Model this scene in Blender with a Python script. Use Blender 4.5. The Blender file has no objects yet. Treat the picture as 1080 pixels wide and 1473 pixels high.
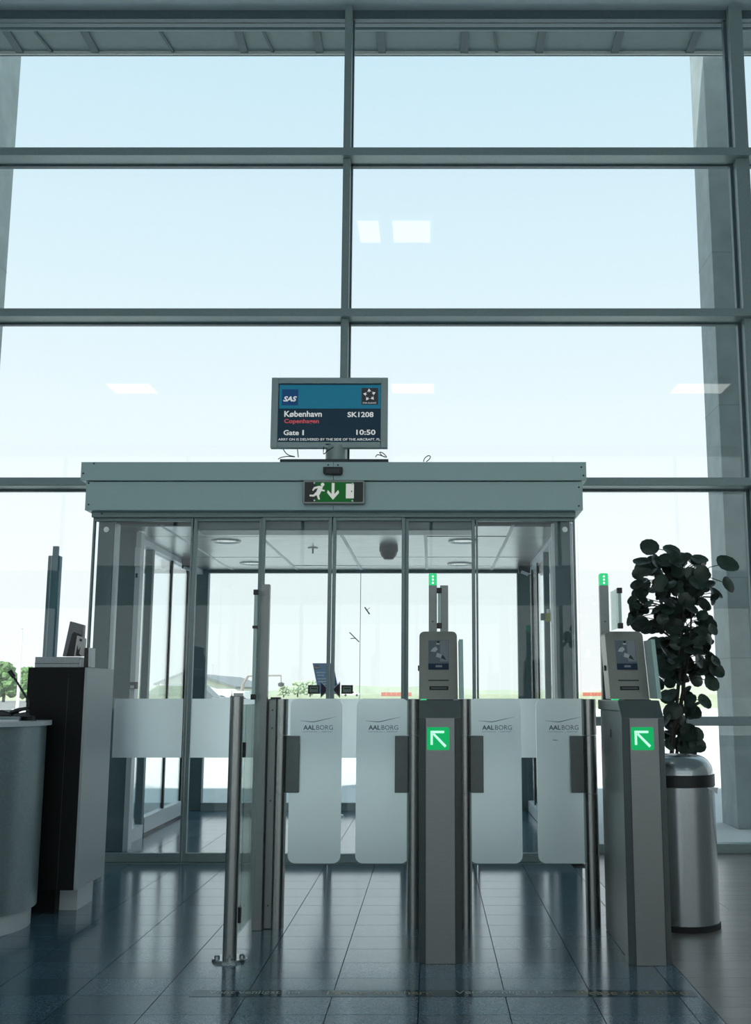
import bpy, bmesh, math, random
from mathutils import Vector, Matrix, Euler
random.seed(7)
S = bpy.context.scene
COL = S.collection
# ------------------------------------------------------------------ camera
H = 1.03; F = 1552.0; PX = 620.0; PY = 736.5
T = math.atan(259.5 / F); CT, ST = math.cos(T), math.sin(T)
cd = bpy.data.cameras.new('camera'); cam = bpy.data.objects.new('camera', cd); COL.objects.link(cam)
cam.location = (0, 0, H); cam.rotation_euler = (math.pi / 2 + T, 0, 0)
cd.sensor_fit = 'VERTICAL'; cd.sensor_height = 36.0; cd.lens = 36.0 * F / 1473.0
cd.shift_x = -(PX - 540.0) / 1473.0
cd.clip_end = 2000
S.camera = cam
# ------------------------------------------------------------------ world, sun, exposure
W = bpy.data.worlds.new('sky'); S.world = W; W.use_nodes = True
nt = W.node_tree; nt.nodes.clear()
wo = nt.nodes.new('ShaderNodeOutputWorld'); bg = nt.nodes.new('ShaderNodeBackground')
tc = nt.nodes.new('ShaderNodeTexCoord'); sx = nt.nodes.new('ShaderNodeSeparateXYZ'); rp = nt.nodes.new('ShaderNodeValToRGB')
nt.links.new(tc.outputs['Generated'], sx.inputs[0]); nt.links.new(sx.outputs['Z'], rp.inputs[0])
nt.links.new(rp.outputs[0], bg.inputs[0]); nt.links.new(bg.outputs[0], wo.inputs[0])
els = rp.color_ramp.elements
els[0].position = 0.0; els[0].color = (0.80, 0.825, 0.825, 1)
els[1].position = 1.0; els[1].color = (0.40, 0.59, 0.73, 1)
for p, c_ in ((0.10, (0.775, 0.82, 0.83, 1)), (0.25, (0.71, 0.80, 0.835, 1)), (0.40, (0.60, 0.745, 0.815, 1)), (0.54, (0.51, 0.69, 0.78, 1))):
    e = els.new(p); e.color = c_
bg.inputs[1].default_value = 1.0
sd = bpy.data.lights.new('sun', 'SUN'); sun = bpy.data.objects.new('sun', sd); COL.objects.link(sun)
sd.energy = 5.0; sd.angle = 0.02; sd.color = (1.0, 0.96, 0.9)
EL = math.radians(54.0); AZ = math.radians(40)
sdir = Vector((math.sin(AZ) * math.cos(EL), math.cos(AZ) * math.cos(EL), -math.sin(EL)))
sun.rotation_euler = sdir.to_track_quat('-Z', 'Y').to_euler(); sun.location = (0, -30, 30)
S.view_settings.view_transform = 'Standard'; S.view_settings.look = 'None'
S.view_settings.exposure = 0.35; S.view_settings.gamma = 1.0; S.view_settings.use_curve_mapping = False
try:
    S.cycles.transparent_max_bounces = 24
except Exception: pass

# ------------------------------------------------------------------ photograph pixel -> place
def ray(px, py):
    u = px - PX; w = PY - py
    return u, F * CT - w * ST, F * ST + w * CT
def P(px, py, Y):                       # point on the vertical plane at depth Y
    a = ray(px, py); t = Y / a[1]
    return a[0] * t, H + a[2] * t
def Zat(py, Y): return P(PX, py, Y)[1]
def Xat(px, py, Y): return P(px, py, Y)[0]
def G(px, py, z=0.0):                   # point on the floor
    a = ray(px, py); t = (z - H) / a[2]
    return a[0] * t, a[1] * t

# ------------------------------------------------------------------ materials
MATS = {}
def nmat(name):
    m = bpy.data.materials.new(name); m.use_nodes = True; MATS[name] = m
    n = m.node_tree.nodes; return m, n, m.node_tree.links, n['Principled BSDF']
def mat(name, col, rough=0.5, metal=0.0, noise=0.0, nscale=40.0, bump=0.0, stretch=(1, 1, 1), spec=0.5, emit=None, estr=0.0, rand=0.0, coat=0.0, ior=1.5):
    m, n, l, b = nmat(name)
    b.inputs['Base Color'].default_value = (*col, 1); b.inputs['Roughness'].default_value = rough
    b.inputs['Metallic'].default_value = metal; b.inputs['Specular IOR Level'].default_value = spec
    b.inputs['IOR'].default_value = ior
    if coat: b.inputs['Coat Weight'].default_value = coat; b.inputs['Coat Roughness'].default_value = 0.08
    if emit:
        b.inputs['Emission Color'].default_value = (*emit, 1); b.inputs['Emission Strength'].default_value = estr
    if noise or bump or rand:
        t = n.new('ShaderNodeTexCoord'); mp = n.new('ShaderNodeMapping'); mp.inputs['Scale'].default_value = stretch
        g = n.new('ShaderNodeNewGeometry')
        l.new(g.outputs['Position'], mp.inputs[0])
        nz = n.new('ShaderNodeTexNoise'); nz.inputs['Scale'].default_value = nscale; nz.inputs['Detail'].default_value = 6
        l.new(mp.outputs[0], nz.inputs[0])
        mr = n.new('ShaderNodeMapRange'); mr.inputs[1].default_value = 0.3; mr.inputs[2].default_value = 0.7
        mr.inputs[3].default_value = 1 - noise; mr.inputs[4].default_value = 1 + noise
        l.new(nz.outputs[0], mr.inputs[0])
        fac = mr.outputs[0]
        if rand:
            oi = n.new('ShaderNodeObjectInfo'); m2 = n.new('ShaderNodeMapRange')
            m2.inputs[3].default_value = 1 - rand; m2.inputs[4].default_value = 1 + rand
            l.new(oi.outputs['Random'], m2.inputs[0])
            mu = n.new('ShaderNodeMath'); mu.operation = 'MULTIPLY'; l.new(fac, mu.inputs[0]); l.new(m2.outputs[0], mu.inputs[1]); fac = mu.outputs[0]
        vm = n.new('ShaderNodeVectorMath'); vm.operation = 'SCALE'; vm.inputs[0].default_value = col
        l.new(fac, vm.inputs['Scale']); l.new(vm.outputs[0], b.inputs['Base Color'])
        if bump:
            bp = n.new('ShaderNodeBump'); bp.inputs['Strength'].default_value = bump; bp.inputs['Distance'].default_value = 0.002
            l.new(nz.outputs[0], bp.inputs['Height']); l.new(bp.outputs[0], b.inputs['Normal'])
    return m
def glass_mat(name, tint, refl=0.04):
    m = bpy.data.materials.new(name); m.use_nodes = True; n = m.node_tree.nodes; l = m.node_tree.links; n.clear(); MATS[name] = m
    o = n.new('ShaderNodeOutputMaterial'); mx = n.new('ShaderNodeMixShader'); tr = n.new('ShaderNodeBsdfTransparent'); gl = n.new('ShaderNodeBsdfGlossy')
    tr.inputs[0].default_value = (*tint, 1); gl.inputs['Roughness'].default_value = 0.0; gl.inputs[0].default_value = (0.95, 1, 1, 1)
    lw = n.new('ShaderNodeLayerWeight'); lw.inputs[0].default_value = 0.5
    pw = n.new('ShaderNodeMath'); pw.operation = 'POWER'; pw.inputs[1].default_value = 4.0
    ma = n.new('ShaderNodeMath'); ma.operation = 'MULTIPLY_ADD'; ma.inputs[1].default_value = 0.9; ma.inputs[2].default_value = refl
    l.new(lw.outputs['Facing'], pw.inputs[0]); l.new(pw.outputs[0], ma.inputs[0]); l.new(ma.outputs[0], mx.inputs[0])
    l.new(tr.outputs[0], mx.inputs[1]); l.new(gl.outputs[0], mx.inputs[2]); l.new(mx.outputs[0], o.inputs[0])
    return m
def frost_mat(name, col, trans, gloss=0.06, fwd=0.6):
    m = bpy.data.materials.new(name); m.use_nodes = True; n = m.node_tree.nodes; l = m.node_tree.links; n.clear(); MATS[name] = m
    o = n.new('ShaderNodeOutputMaterial'); mx = n.new('ShaderNodeMixShader'); d_ = n.new('ShaderNodeBsdfDiffuse'); t_ = n.new('ShaderNodeBsdfTranslucent')
    d_.inputs[0].default_value = (*col, 1); t_.inputs[0].default_value = (*col, 1); mx.inputs[0].default_value = trans
    rf = n.new('ShaderNodeBsdfRefraction'); rf.inputs['Roughness'].default_value = 0.7; rf.inputs['IOR'].default_value = 1.25; rf.inputs[0].default_value = (*col, 1)
    mf = n.new('ShaderNodeMixShader'); mf.inputs[0].default_value = fwd; l.new(t_.outputs[0], mf.inputs[1]); l.new(rf.outputs[0], mf.inputs[2])
    l.new(d_.outputs[0], mx.inputs[1]); l.new(mf.outputs[0], mx.inputs[2])
    g_ = n.new('ShaderNodeBsdfGlossy'); g_.inputs['Roughness'].default_value = 0.25; m2 = n.new('ShaderNodeMixShader'); m2.inputs[0].default_value = gloss
    l.new(mx.outputs[0], m2.inputs[1]); l.new(g_.outputs[0], m2.inputs[2]); l.new(m2.outputs[0], o.inputs[0])
    return m
ALU = mat('aluminium_paint', (0.25, 0.325, 0.33), 0.42, 0.35, noise=0.05, nscale=60)
ALUD = mat('aluminium_dark', (0.10, 0.15, 0.165), 0.45, 0.3, noise=0.06)
ALUW = mat('aluminium_white', (0.72, 0.75, 0.78), 0.4)
FASC = mat('fascia_paint', (0.43, 0.58, 0.58), 0.45, 0.25, noise=0.06, nscale=300)
STEEL = mat('brushed_steel', (0.215, 0.232, 0.228), 0.36, 1.0, noise=0.04, nscale=30, stretch=(1, 1, 14))
STEELK = mat('dark_steel', (0.125, 0.142, 0.14), 0.4, 1.0, noise=0.05, nscale=40)
STEELV = mat('brushed_steel_tube', (0.33, 0.345, 0.335), 0.27, 1.0, noise=0.10, nscale=40, stretch=(14, 14, 1))
STEELP = mat('polished_steel', (0.40, 0.43, 0.44), 0.2, 1.0, noise=0.05, nscale=20, stretch=(10, 10, 1))
HEADS = mat('reader_steel', (0.40, 0.395, 0.35), 0.36, 0.85, noise=0.06, nscale=60, stretch=(8, 1, 1))
GRAN = mat('granite_tile', (0.085, 0.155, 0.205), 0.15, 0, noise=0.45, nscale=110, rand=0.14, spec=1.0, ior=1.85)
GROUT = mat('grout', (0.012, 0.016, 0.02), 0.8)
WOOD = mat('wood_plank', (0.26, 0.235, 0.225), 0.28, 0, noise=0.18, nscale=14, stretch=(0.5, 9, 1), rand=0.12, spec=1.0, ior=1.7)
CEIL = mat('ceiling_plaster', (0.50, 0.60, 0.63), 0.8, noise=0.04, nscale=8)
WALLM = mat('wall_plaster', (0.80, 0.82, 0.82), 0.85, noise=0.03, nscale=6)
CONC = mat('column_concrete', (0.30, 0.36, 0.36), 0.75, noise=0.14, nscale=5, bump=0.1)
SOFF = mat('soffit_board', (0.17, 0.23, 0.23), 0.7, noise=0.06, nscale=20)
SOFD = mat('soffit_rib', (0.075, 0.11, 0.12), 0.7)
GLASS = glass_mat('window_glass', (0.99, 1.0, 1.0), 0.04)
GLASSD = glass_mat('door_glass', (0.97, 0.99, 0.99), 0.03)
GLASSG = glass_mat('green_edge_glass', (0.90, 0.97, 0.95), 0.06)
GEDGE = mat('glass_edge', (0.50, 0.70, 0.66), 0.2, emit=None)
FROST = frost_mat('frosted_film', (0.88, 0.94, 0.97), 0.75)
FLAP = frost_mat('frosted_flap', (0.95, 0.98, 1.0), 0.78)
WING = frost_mat('wing_glass', (0.80, 0.90, 0.90), 0.5, 0.1)
BLACKL = mat('black_laminate', (0.006, 0.0065, 0.007), 0.55, spec=0.25, noise=0.5, nscale=120, stretch=(0.3, 1, 3))
GREYL = mat('grey_laminate', (0.42, 0.46, 0.48), 0.42, 0.1, noise=0.05, nscale=40, stretch=(6, 6, 0.5))
DESK = mat('desk_laminate', (0.26, 0.33, 0.345), 0.35, 0.4, noise=0.08, nscale=80)
PLIN = mat('plinth_white', (0.62, 0.68, 0.70), 0.4)
BLK = mat('black_plastic', (0.012, 0.013, 0.015), 0.4)
RUB = mat('black_rubber', (0.015, 0.015, 0.016), 0.7)
DGRY = mat('dark_grey', (0.05, 0.055, 0.06), 0.5)
WHT = mat('white_plastic', (0.78, 0.80, 0.82), 0.4)
MONF = mat('monitor_bezel', (0.34, 0.42, 0.42), 0.4, 0.3)
PANEL = mat('ceiling_panel', (0.29, 0.33, 0.34), 0.30, 0.55, noise=0.14, nscale=6, stretch=(1, 5, 1), rand=0.06)
TBAR = mat('ceiling_runner', (0.80, 0.83, 0.84), 0.5)
def em(name, col, s): return mat(name, (0.0, 0.0, 0.0), 0.35, spec=0.25, emit=col, estr=s)
SCR_B = em('screen_teal', (0.008, 0.125, 0.20), 0.75); SCR_N = em('screen_navy', (0.006, 0.026, 0.045), 0.6)
SCR_L = em('screen_logo_navy', (0.008, 0.055, 0.16), 0.6); SCR_K = em('screen_black', (0.02, 0.024, 0.03), 0.8)
SCR_W = em('screen_white', (0.54, 0.58, 0.58), 0.8); SCR_R = em('screen_red', (0.42, 0.07, 0.08), 0.8)
EXG = em('exit_green', (0.003, 0.08, 0.013), 0.8); EXD = mat('exit_dark', (0.010, 0.022, 0.014), 0.35)
EXW = em('exit_white', (0.52, 0.56, 0.53), 0.75)
ARG = em('arrow_green', (0.0, 0.36, 0.10), 0.9); ARW = em('arrow_white', (0.42, 1.0, 0.62), 1.1)
BEAC = em('beacon_green', (0.03, 0.50, 0.18), 1.0); BEAL = em('beacon_lamp', (0.6, 1.0, 0.75), 1.6)
INK = mat('dark_ink', (0.05, 0.09, 0.13), 0.5); INKL = mat('grey_ink', (0.25, 0.34, 0.42), 0.5); INKM = mat('mid_ink', (0.12, 0.19, 0.25), 0.5)
STRIP = mat('floor_strip', (0.012, 0.045, 0.065), 0.07, spec=0.8); STW = mat('strip_white', (0.40, 0.45, 0.47), 0.3); STY = mat('strip_ochre', (0.26, 0.21, 0.11), 0.3)
LEAF = mat('leaf_green', (0.020, 0.042, 0.028), 0.36, noise=0.25, nscale=30, rand=0.35)
STEM = mat('stem_brown', (0.045, 0.04, 0.03), 0.7, noise=0.2)
SOIL = mat('soil', (0.02, 0.016, 0.012), 0.9)
POT = mat('pot_grey', (0.20, 0.21, 0.21), 0.5)
CONCG = mat('apron_concrete', (0.56, 0.57, 0.56), 0.8, noise=0.06, nscale=0.6)
ASPH = mat('asphalt', (0.16, 0.165, 0.165), 0.85, noise=0.08, nscale=1.2)
GRASS = mat('grass', (0.34, 0.37, 0.24), 0.9, noise=0.2, nscale=0.3)
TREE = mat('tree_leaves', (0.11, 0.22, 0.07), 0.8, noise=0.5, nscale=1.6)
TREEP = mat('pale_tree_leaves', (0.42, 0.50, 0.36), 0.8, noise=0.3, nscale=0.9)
BLUEP = mat('sign_blue', (0.03, 0.26, 0.58), 0.45); BLUEL = mat('sign_pale_blue', (0.42, 0.66, 0.82), 0.5); NAVY = mat('navy', (0.012, 0.032, 0.075), 0.4)
POSTB = mat('blue_grey_post', (0.05, 0.15, 0.19), 0.5, 0.2)
ROOFG = mat('hangar_roof', (0.20, 0.22, 0.23), 0.7); WHB = mat('white_paint', (0.8, 0.8, 0.78), 0.6); REDP = mat('red_paint', (0.55, 0.16, 0.12), 0.6)
LAMP = em('lamp_panel', (1.0, 0.98, 0.94), 2.5)
DLAMP = mat('downlight_reflector', (0.70, 0.69, 0.62), 0.25, 0.6)
YEL = mat('yellow_green_plastic', (0.36, 0.38, 0.06), 0.4)
SLATE = mat('reader_photo_slate', (0.16, 0.19, 0.22), 0.4); PHL = mat('reader_photo_light', (0.58, 0.60, 0.60), 0.4); PHM = mat('reader_photo_mid', (0.30, 0.33, 0.36), 0.4)

# ------------------------------------------------------------------ mesh helpers
def link(o, parent=None):
    COL.objects.link(o)
    if parent is not None:
        o.parent = parent
        w = Vector((0, 0, 0)); p = parent
        while p is not None:
            w += p.location; p = p.parent
        o.location = -w
    return o
class MB:
    def __init__(s): s.v = []; s.f = []
    def box(s, x0, x1, y0, y1, z0, z1):
        b = len(s.v)
        s.v += [(x, y, z) for z in (z0, z1) for y in (y0, y1) for x in (x0, x1)]
        s.f += [tuple(b + i for i in q) for q in ((0, 2, 3, 1), (4, 5, 7, 6), (0, 1, 5, 4), (2, 6, 7, 3), (0, 4, 6, 2), (1, 3, 7, 5))]
        return s
    def hexa(s, pts):          # 8 points, bottom ring 4 then top ring 4 (same order, ccw)
        b = len(s.v); s.v += [tuple(p) for p in pts]
        s.f += [tuple(b + i for i in q) for q in ((3, 2, 1, 0), (4, 5, 6, 7), (0, 1, 5, 4), (1, 2, 6, 5), (2, 3, 7, 6), (3, 0, 4, 7))]
        return s
    def prism(s, pts, axis, a0, a1):   # polygon extruded along an axis
        b = len(s.v); n = len(pts)
        for a in (a0, a1):
            for p, q in pts:
                s.v.append({'x': (a, p, q), 'y': (p, a, q), 'z': (p, q, a)}[axis])
        s.f.append(tuple(b + i for i in range(n))); s.f.append(tuple(b + n + i for i in reversed(range(n))))
        for i in range(n):
            j = (i + 1) % n; s.f.append((b + i, b + n + i, b + n + j, b + j))
        return s
    def lathe(s, prof, cx, cy, n=32, a0=0.0, a1=2 * math.pi):
        b = len(s.v); full = abs(a1 - a0 - 2 * math.pi) < 1e-6; m = n if full else n + 1
        for r, z in prof:
            for i in range(m):
                a = a0 + (a1 - a0) * i / n; s.v.append((cx + r * math.cos(a), cy + r * math.sin(a), z))
        for k in range(len(prof) - 1):
            for i in range(n):
                j = (i + 1) % m
                s.f.append((b + k * m + i, b + k * m + j, b + (k + 1) * m + j, b + (k + 1) * m + i))
        return s
    def tube(s, pts, r, n=8, r1=None):
        pts = [Vector(p) for p in pts]; b = len(s.v); L = len(pts)
        for k, p in enumerate(pts):
            d_ = (pts[min(k + 1, L - 1)] - pts[max(k - 1, 0)]).normalized()
            u = d_.cross(Vector((0, 0, 1)));
            if u.length < 1e-3: u = d_.cross(Vector((1, 0, 0)))
            u.normalize(); w = d_.cross(u); rr = r if r1 is None else r + (r1 - r) * k / (L - 1)
            for i in range(n):
                a = 2 * math.pi * i / n; s.v.append(tuple(p + u * (rr * math.cos(a)) + w * (rr * math.sin(a))))
        for k in range(L - 1):
            for i in range(n):
                j = (i + 1) % n; s.f.append((b + k * n + i, b + k * n + j, b + (k + 1) * n + j, b + (k + 1) * n + i))
        s.f.append(tuple(b + i for i in range(n))); s.f.append(tuple(b + (L - 1) * n + i for i in reversed(range(n))))
        return s
    def disc(s, c, r, n=16, axis='y', t=0.004):
        c = Vector(c); pts = [(r * math.cos(2 * math.pi * i / n), r * math.sin(2 * math.pi * i / n)) for i in range(n)]
        if axis == 'y': return s.prism([(c.x + p, c.z + q) for p, q in pts], 'y', c.y, c.y + t)
        if axis == 'z': return s.prism([(c.x + p, c.y + q) for p, q in pts], 'z', c.z, c.z + t)
        return s.prism([(c.y + p, c.z + q) for p, q in pts], 'x', c.x, c.x + t)
    def mesh(s, name, m, smooth=False):
        me = bpy.data.meshes.new(name); me.from_pydata(s.v, [], s.f)
        bm = bmesh.new(); bm.from_mesh(me); bmesh.ops.recalc_face_normals(bm, faces=bm.faces); bm.to_mesh(me); bm.free()
        me.materials.append(m)
        if smooth:
            for p in me.polygons: p.use_smooth = True
            try: me.set_sharp_from_angle(angle=math.radians(40))
            except Exception: pass
        return me
    def build(s, name, m, parent=None, smooth=False, bevel=0.0, label=None):
        o = bpy.data.objects.new(name, s.mesh(name, m, smooth)); link(o, parent)
        if bevel:
            bv = o.modifiers.new('bevel', 'BEVEL'); bv.width = bevel; bv.segments = 2; bv.limit_method = 'ANGLE'
        if label: o['label'] = label
        return o
def box(name, m, parent, x0, x1, y0, y1, z0, z1, bevel=0.0, label=None):
    return MB().box(x0, x1, y0, y1, z0, z1).build(name, m, parent, bevel=bevel, label=label)
def tag(o, label, cat=None, group=None, kind=None):
    o['label'] = label
    if cat: o['category'] = cat
    if group: o['group'] = group
    if kind: o['kind'] = kind
    return o
def thing(name, label, cat, loc=(0, 0, 0), group=None, kind=None):
    o = bpy.data.objects.new(name, None); COL.objects.link(o); o.location = loc; o.empty_display_size = 0.1
    return tag(o, label, cat, group, kind)
def struct(name, label, loc=(0, 0, 0)):
    o = bpy.data.objects.new(name, None); COL.objects.link(o); o.location = loc; o['kind'] = 'structure'; o['label'] = label
    return o
def rrect(x0, x1, z0, z1, r, n=6, corners=(1, 1, 1, 1)):   # rounded rectangle: bl, br, tr, tl
    pts = []
    for k, (cx, cz, a) in enumerate(((x0 + r, z0 + r, math.pi), (x1 - r, z0 + r, 1.5 * math.pi), (x1 - r, z1 - r, 0), (x0 + r, z1 - r, 0.5 * math.pi))):
        if not corners[k]:
            pts.append(((x0, z0), (x1, z0), (x1, z1), (x0, z1))[k]); continue
        for i in range(n + 1):
            b = a + 0.5 * math.pi * i / n; pts.append((cx + r * math.cos(b), cz + r * math.sin(b)))
    return pts
def text(name, s, m, parent, x, y, z, width, height=None, bold=0.0, shear=0.0, align='LEFT', flat=False, ext=0.0006):
    cu = bpy.data.curves.new(name, 'FONT'); cu.body = s; cu.size = 1.0; cu.offset = bold; cu.shear = shear; cu.resolution_u = 3
    to = bpy.data.objects.new(name, cu); COL.objects.link(to)
    dg = bpy.context.evaluated_depsgraph_get(); me = bpy.data.meshes.new_from_object(to.evaluated_get(dg))
    bpy.data.objects.remove(to); bpy.data.curves.remove(cu)
    xs = [v.co.x for v in me.vertices]; ys = [v.co.y for v in me.vertices]
    x0, x1, y0, y1 = min(xs), max(xs), min(ys), max(ys); k = width / (x1 - x0); kh = k if height is None else height / (y1 - y0)
    for v in me.vertices:
        a = (v.co.x - x0) * k; b = (v.co.y - y0) * kh
        if align == 'RIGHT': a -= width
        elif align == 'CENTER': a -= width / 2
        v.co = (x + a, y + b, z) if flat else (x + a, y, z + b)
    me.materials.clear(); me.materials.append(m)
    o = bpy.data.objects.new(name, me); return link(o, parent)

# ------------------------------------------------------------------ floor
YF = 7.30                                 # glass plane of the front wall
TX, TY, X0, Y0 = 0.2975, 0.2272, -0.0425, 3.715
XB = 0.93                                 # granite ends, wood begins
fl = MB().box(-10, 10, -7, YF + 0.05, -0.2, -0.006); fl.box(-2.2, 0.96, YF + 0.05, 9.92, -0.2, -0.006)
floor = fl.build('floor', GROUT); floor['kind'] = 'structure'; floor['label'] = 'dark polished granite tile floor with wood planks beside it'
tile_me = MB().box(-TX / 2 + 0.0016, TX / 2 - 0.0016, -TY / 2 + 0.0018, TY / 2 - 0.0018, -0.006, 0.0).mesh('tile', GRAN)
edge_me = MB().box(0.0016, XB - 0.8500 - 0.002, -TY / 2 + 0.0018, TY / 2 - 0.0018, -0.006, 0.0).mesh('edge_tile', GRAN)
def tile(me, x, y):
    o = bpy.data.objects.new('tile', me); COL.objects.link(o); o.parent = floor; o.location = (x, y, 0)
for k in range(-7, 3):
    for j in range(-1, 13): tile(tile_me, X0 + (k + 0.5) * TX, Y0 + (j + 0.5) * TY)
    for j in range(14, 27): tile(tile_me, X0 + (k + 0.5) * TX, Y0 + (j + 0.5) * TY)
for j in range(-1, 13): tile(edge_me, 0.85, Y0 + (j + 0.5) * TY)
rest = MB()
for k in range(-33, 3):
    for j in range(-47, 16):
        if k >= -7 and -1 <= j < 13: continue
        y1 = Y0 + (j + 1) * TY
        if y1 > YF and k >= -7: continue
        if y1 > YF: continue
        if k >= -7 and j >= 14: continue
        rest.box(X0 + k * TX + 0.0016, X0 + (k + 1) * TX - 0.0016, Y0 + j * TY + 0.0008, y1 - 0.0008, -0.006, 0.0)
for j in range(-47, -1): rest.box(0.8516, XB - 0.002, Y0 + j * TY + 0.0008, Y0 + (j + 1) * TY - 0.0008, -0.006, 0)
r_ = rest.build('tile_field', GRAN, floor); r_['kind'] = 'stuff'
PW = 0.125; pm = {}
planks = []
rng = random.Random(3)
far = MB()
for j in range(0, 32):
    y = 3.30 + j * PW
    if y + PW > YF: break
    x = XB; ln = rng.choice((0.5, 0.8, 1.1, 1.4))
    while x < 3.2:
        if (ln, 'p') not in pm: pm[(ln, 'p')] = MB().box(0.001, ln - 0.001, 0.0008, PW - 0.0008, -0.006, 0).mesh('plank', WOOD)
        o = bpy.data.objects.new('plank', pm[(ln, 'p')]); COL.objects.link(o); o.parent = floor; o.location = (x, y, 0)
        x += ln; ln = 1.4
    far.box(x + 0.001, 10, y + 0.0008, y + PW - 0.0008, -0.006, 0)
for j in range(-82, 0): far.box(XB, 10, 3.30 + j * PW + 0.0008, 3.30 + (j + 1) * PW - 0.0008, -0.006, 0)
o = far.build('plank_field', WOOD, floor); o['kind'] = 'stuff'

# ------------------------------------------------------------------ hall shell
ZC = 6.0
o = box('ceiling', CEIL, None, -10.2, 10.2, -7.2, YF + 0.06, ZC, ZC + 0.25); tag(o, 'pale flat hall ceiling above the glazed wall', kind='structure')
YB = -7.0                                 # back wall
for nm, xa, xb, lab in (('wall_left', -10.2, -10, 'plain white plaster side wall of the hall, on the podium side'), ('wall_right', 10, 10.2, 'plain white plaster side wall of the hall, on the plant side')):
    tag(box(nm, WALLM, None, xa, xb, YB - 0.2, YF + 0.06, -0.2, ZC), lab, kind='structure')
wb = MB().box(-10, 10, YB - 0.2, YB, -0.2, 0.2).box(-10, 10, YB - 0.2, YB, 2.69, 3.45).box(-10, 10, YB - 0.2, YB, 5.8, ZC)
o = wb.build('wall_back', WALLM); tag(o, 'white back wall with two long window bands', kind='structure')
w2 = struct('window_2', 'long glazed bands in the back wall of the hall', (0, YB - 0.1, 0.2))
for i in range(9):
    x = -10 + 2.5 * i
    for z0, z1 in ((0.2, 2.69), (3.45, 5.8)):
        box('mullion', ALU, w2, x - 0.03, x + 0.03, YB - 0.16, YB - 0.04, z0, z1)
        if i < 8: box('pane', GLASS, w2, x + 0.03, x + 2.47, YB - 0.11, YB - 0.10, z0, z1)

# front curtain wall
w1 = struct('window_1', 'tall aluminium framed glass curtain wall of the departure hall', (-0.6, YF, 0))
TF = 7.135
rows = [(0.06, 0.815), (0.872, 2.403), (2.46, 3.598), (3.654, 4.792), (4.852, 5.93)]
for z0, z1 in ((2.403, 2.46), (3.598, 3.654), (4.792, 4.852)):
    box('transom', ALU, w1, -10, 10, TF, YF + 0.03, z0, z1, bevel=0.003)
    box('gasket', ALUD, w1, -10, 10, YF - 0.02, YF + 0.02, z0 - 0.012, z0)
for a, b in ((-10, -2.25), (1.0, 10)):
    box('low_transom', ALU, w1, a, b, TF + 0.04, YF + 0.03, 0.815, 0.872, bevel=0.003)
    box('sill', ALU, w1, a, b, TF + 0.12, YF + 0.05, 0.0, 0.06, bevel=0.003)
box('head_frame', ALUD, w1, -10, 10, YF - 0.05, YF + 0.05, 5.93, ZC)
mus = [-9.0, -6.2, -3.4, -0.603, 2.225, 5.05, 7.85]
for x in mus:
    wd = 0.026 if x == -0.603 else 0.048
    z0 = 2.46 if x == -0.603 else 0.0
    box('mullion', ALU, w1, x - wd, x + wd, TF + 0.05, YF + 0.03, z0, ZC, bevel=0.003)
    box('gasket', ALUD, w1, x + wd - 0.001, x + wd + 0.012, YF - 0.02, YF + 0.02, z0, 5.93)
    if wd > 0.03: box('gasket', ALUD, w1, x - wd - 0.02, x - wd + 0.001, YF - 0.03, YF + 0.02, z0, 5.93)
for i in range(len(mus) - 1):
    for k, (z0, z1) in enumerate(rows):
        a, b = mus[i] + 0.02, mus[i + 1] - 0.02
        if k < 2:
            if mus[i] == -3.4: b = -2.25
            if mus[i] == -0.603: a = 1.0
        box('pane', GLASS, w1, a, b, YF - 0.006, YF + 0.006, z0, z1)
# eave outside
e = struct('trim_2', 'roof overhang outside the top of the glass wall', (0, YF, ZC))
box('soffit', SOFF, e, -10.2, 10.2, YF + 0.06, 7.88, 6.06, 6.25)
MB().tube([(-10, YF + 0.13, 5.99), (10, YF + 0.13, 5.99)], 0.035, 10).build('blind_pipe', ALUD, e, smooth=True)
box('sun_block', WALLM, e, -10.2, 10.2, 7.0, 7.98, 6.25, 8.0)  # unseen wall above the eave, added to keep sun off the column tops
box('bounce_white_lip', WHB, e, -10.2, 10.2, 7.855, 7.868, 6.032, 6.06)  # lip coloured white to stand in for ground bounce on its underside
box('eave_drip', ALUD, e, -10.2, 10.2, 7.868, 7.88, 6.028, 6.06)
for i, px in enumerate((10, 122, 343, 455, 547, 669, 780, 892, 1003)):
    x = Xat(px, 55, 7.6)
    box('soffit_rib', SOFD, e, x - 0.03, x + 0.03, YF + 0.2, 7.855, 6.04, 6.06)
for px in (52, 232, 380, 712):
    x = Xat(px, 55, 7.6)
    MB().hexa([(x - 0.03, YF + 0.2, 6.045), (x - 0.01, YF + 0.2, 6.045), (x + 0.04, 7.86, 6.045), (x + 0.02, 7.86, 6.045), (x - 0.03, YF + 0.2, 6.06), (x - 0.01, YF + 0.2, 6.06), (x + 0.04, 7.86, 6.06), (x + 0.02, 7.86, 6.06)]).build('soffit_seam', SOFD, e)

# ceiling lamps of the hall
for x, y, hw, near in ((-0.67, 3.6, 0.11, 'over the gate line, smaller of the pair'), (-0.21, 3.6, 0.20, 'over the gate line, larger of the pair'), (-4.9, -2.5, 0.34, 'at the podium end of the back row'), (-0.3, -2.5, 0.34, 'in the middle of the back row'), (4.4, -2.5, 0.42, 'at the plant end of the back row')):
    t = thing('ceiling_light', 'white rectangular ceiling light ' + near, 'ceiling light', (x, y, ZC), 'hall ceiling lights')
    MB().box(x - hw - 0.03, x + hw + 0.03, y - 0.30, y + 0.30, ZC - 0.06, ZC).build('frame', ALUW, t)
    box('diffuser', LAMP, t, x - hw, x + hw, y - 0.27, y + 0.27, ZC - 0.066, ZC - 0.0605)

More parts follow.
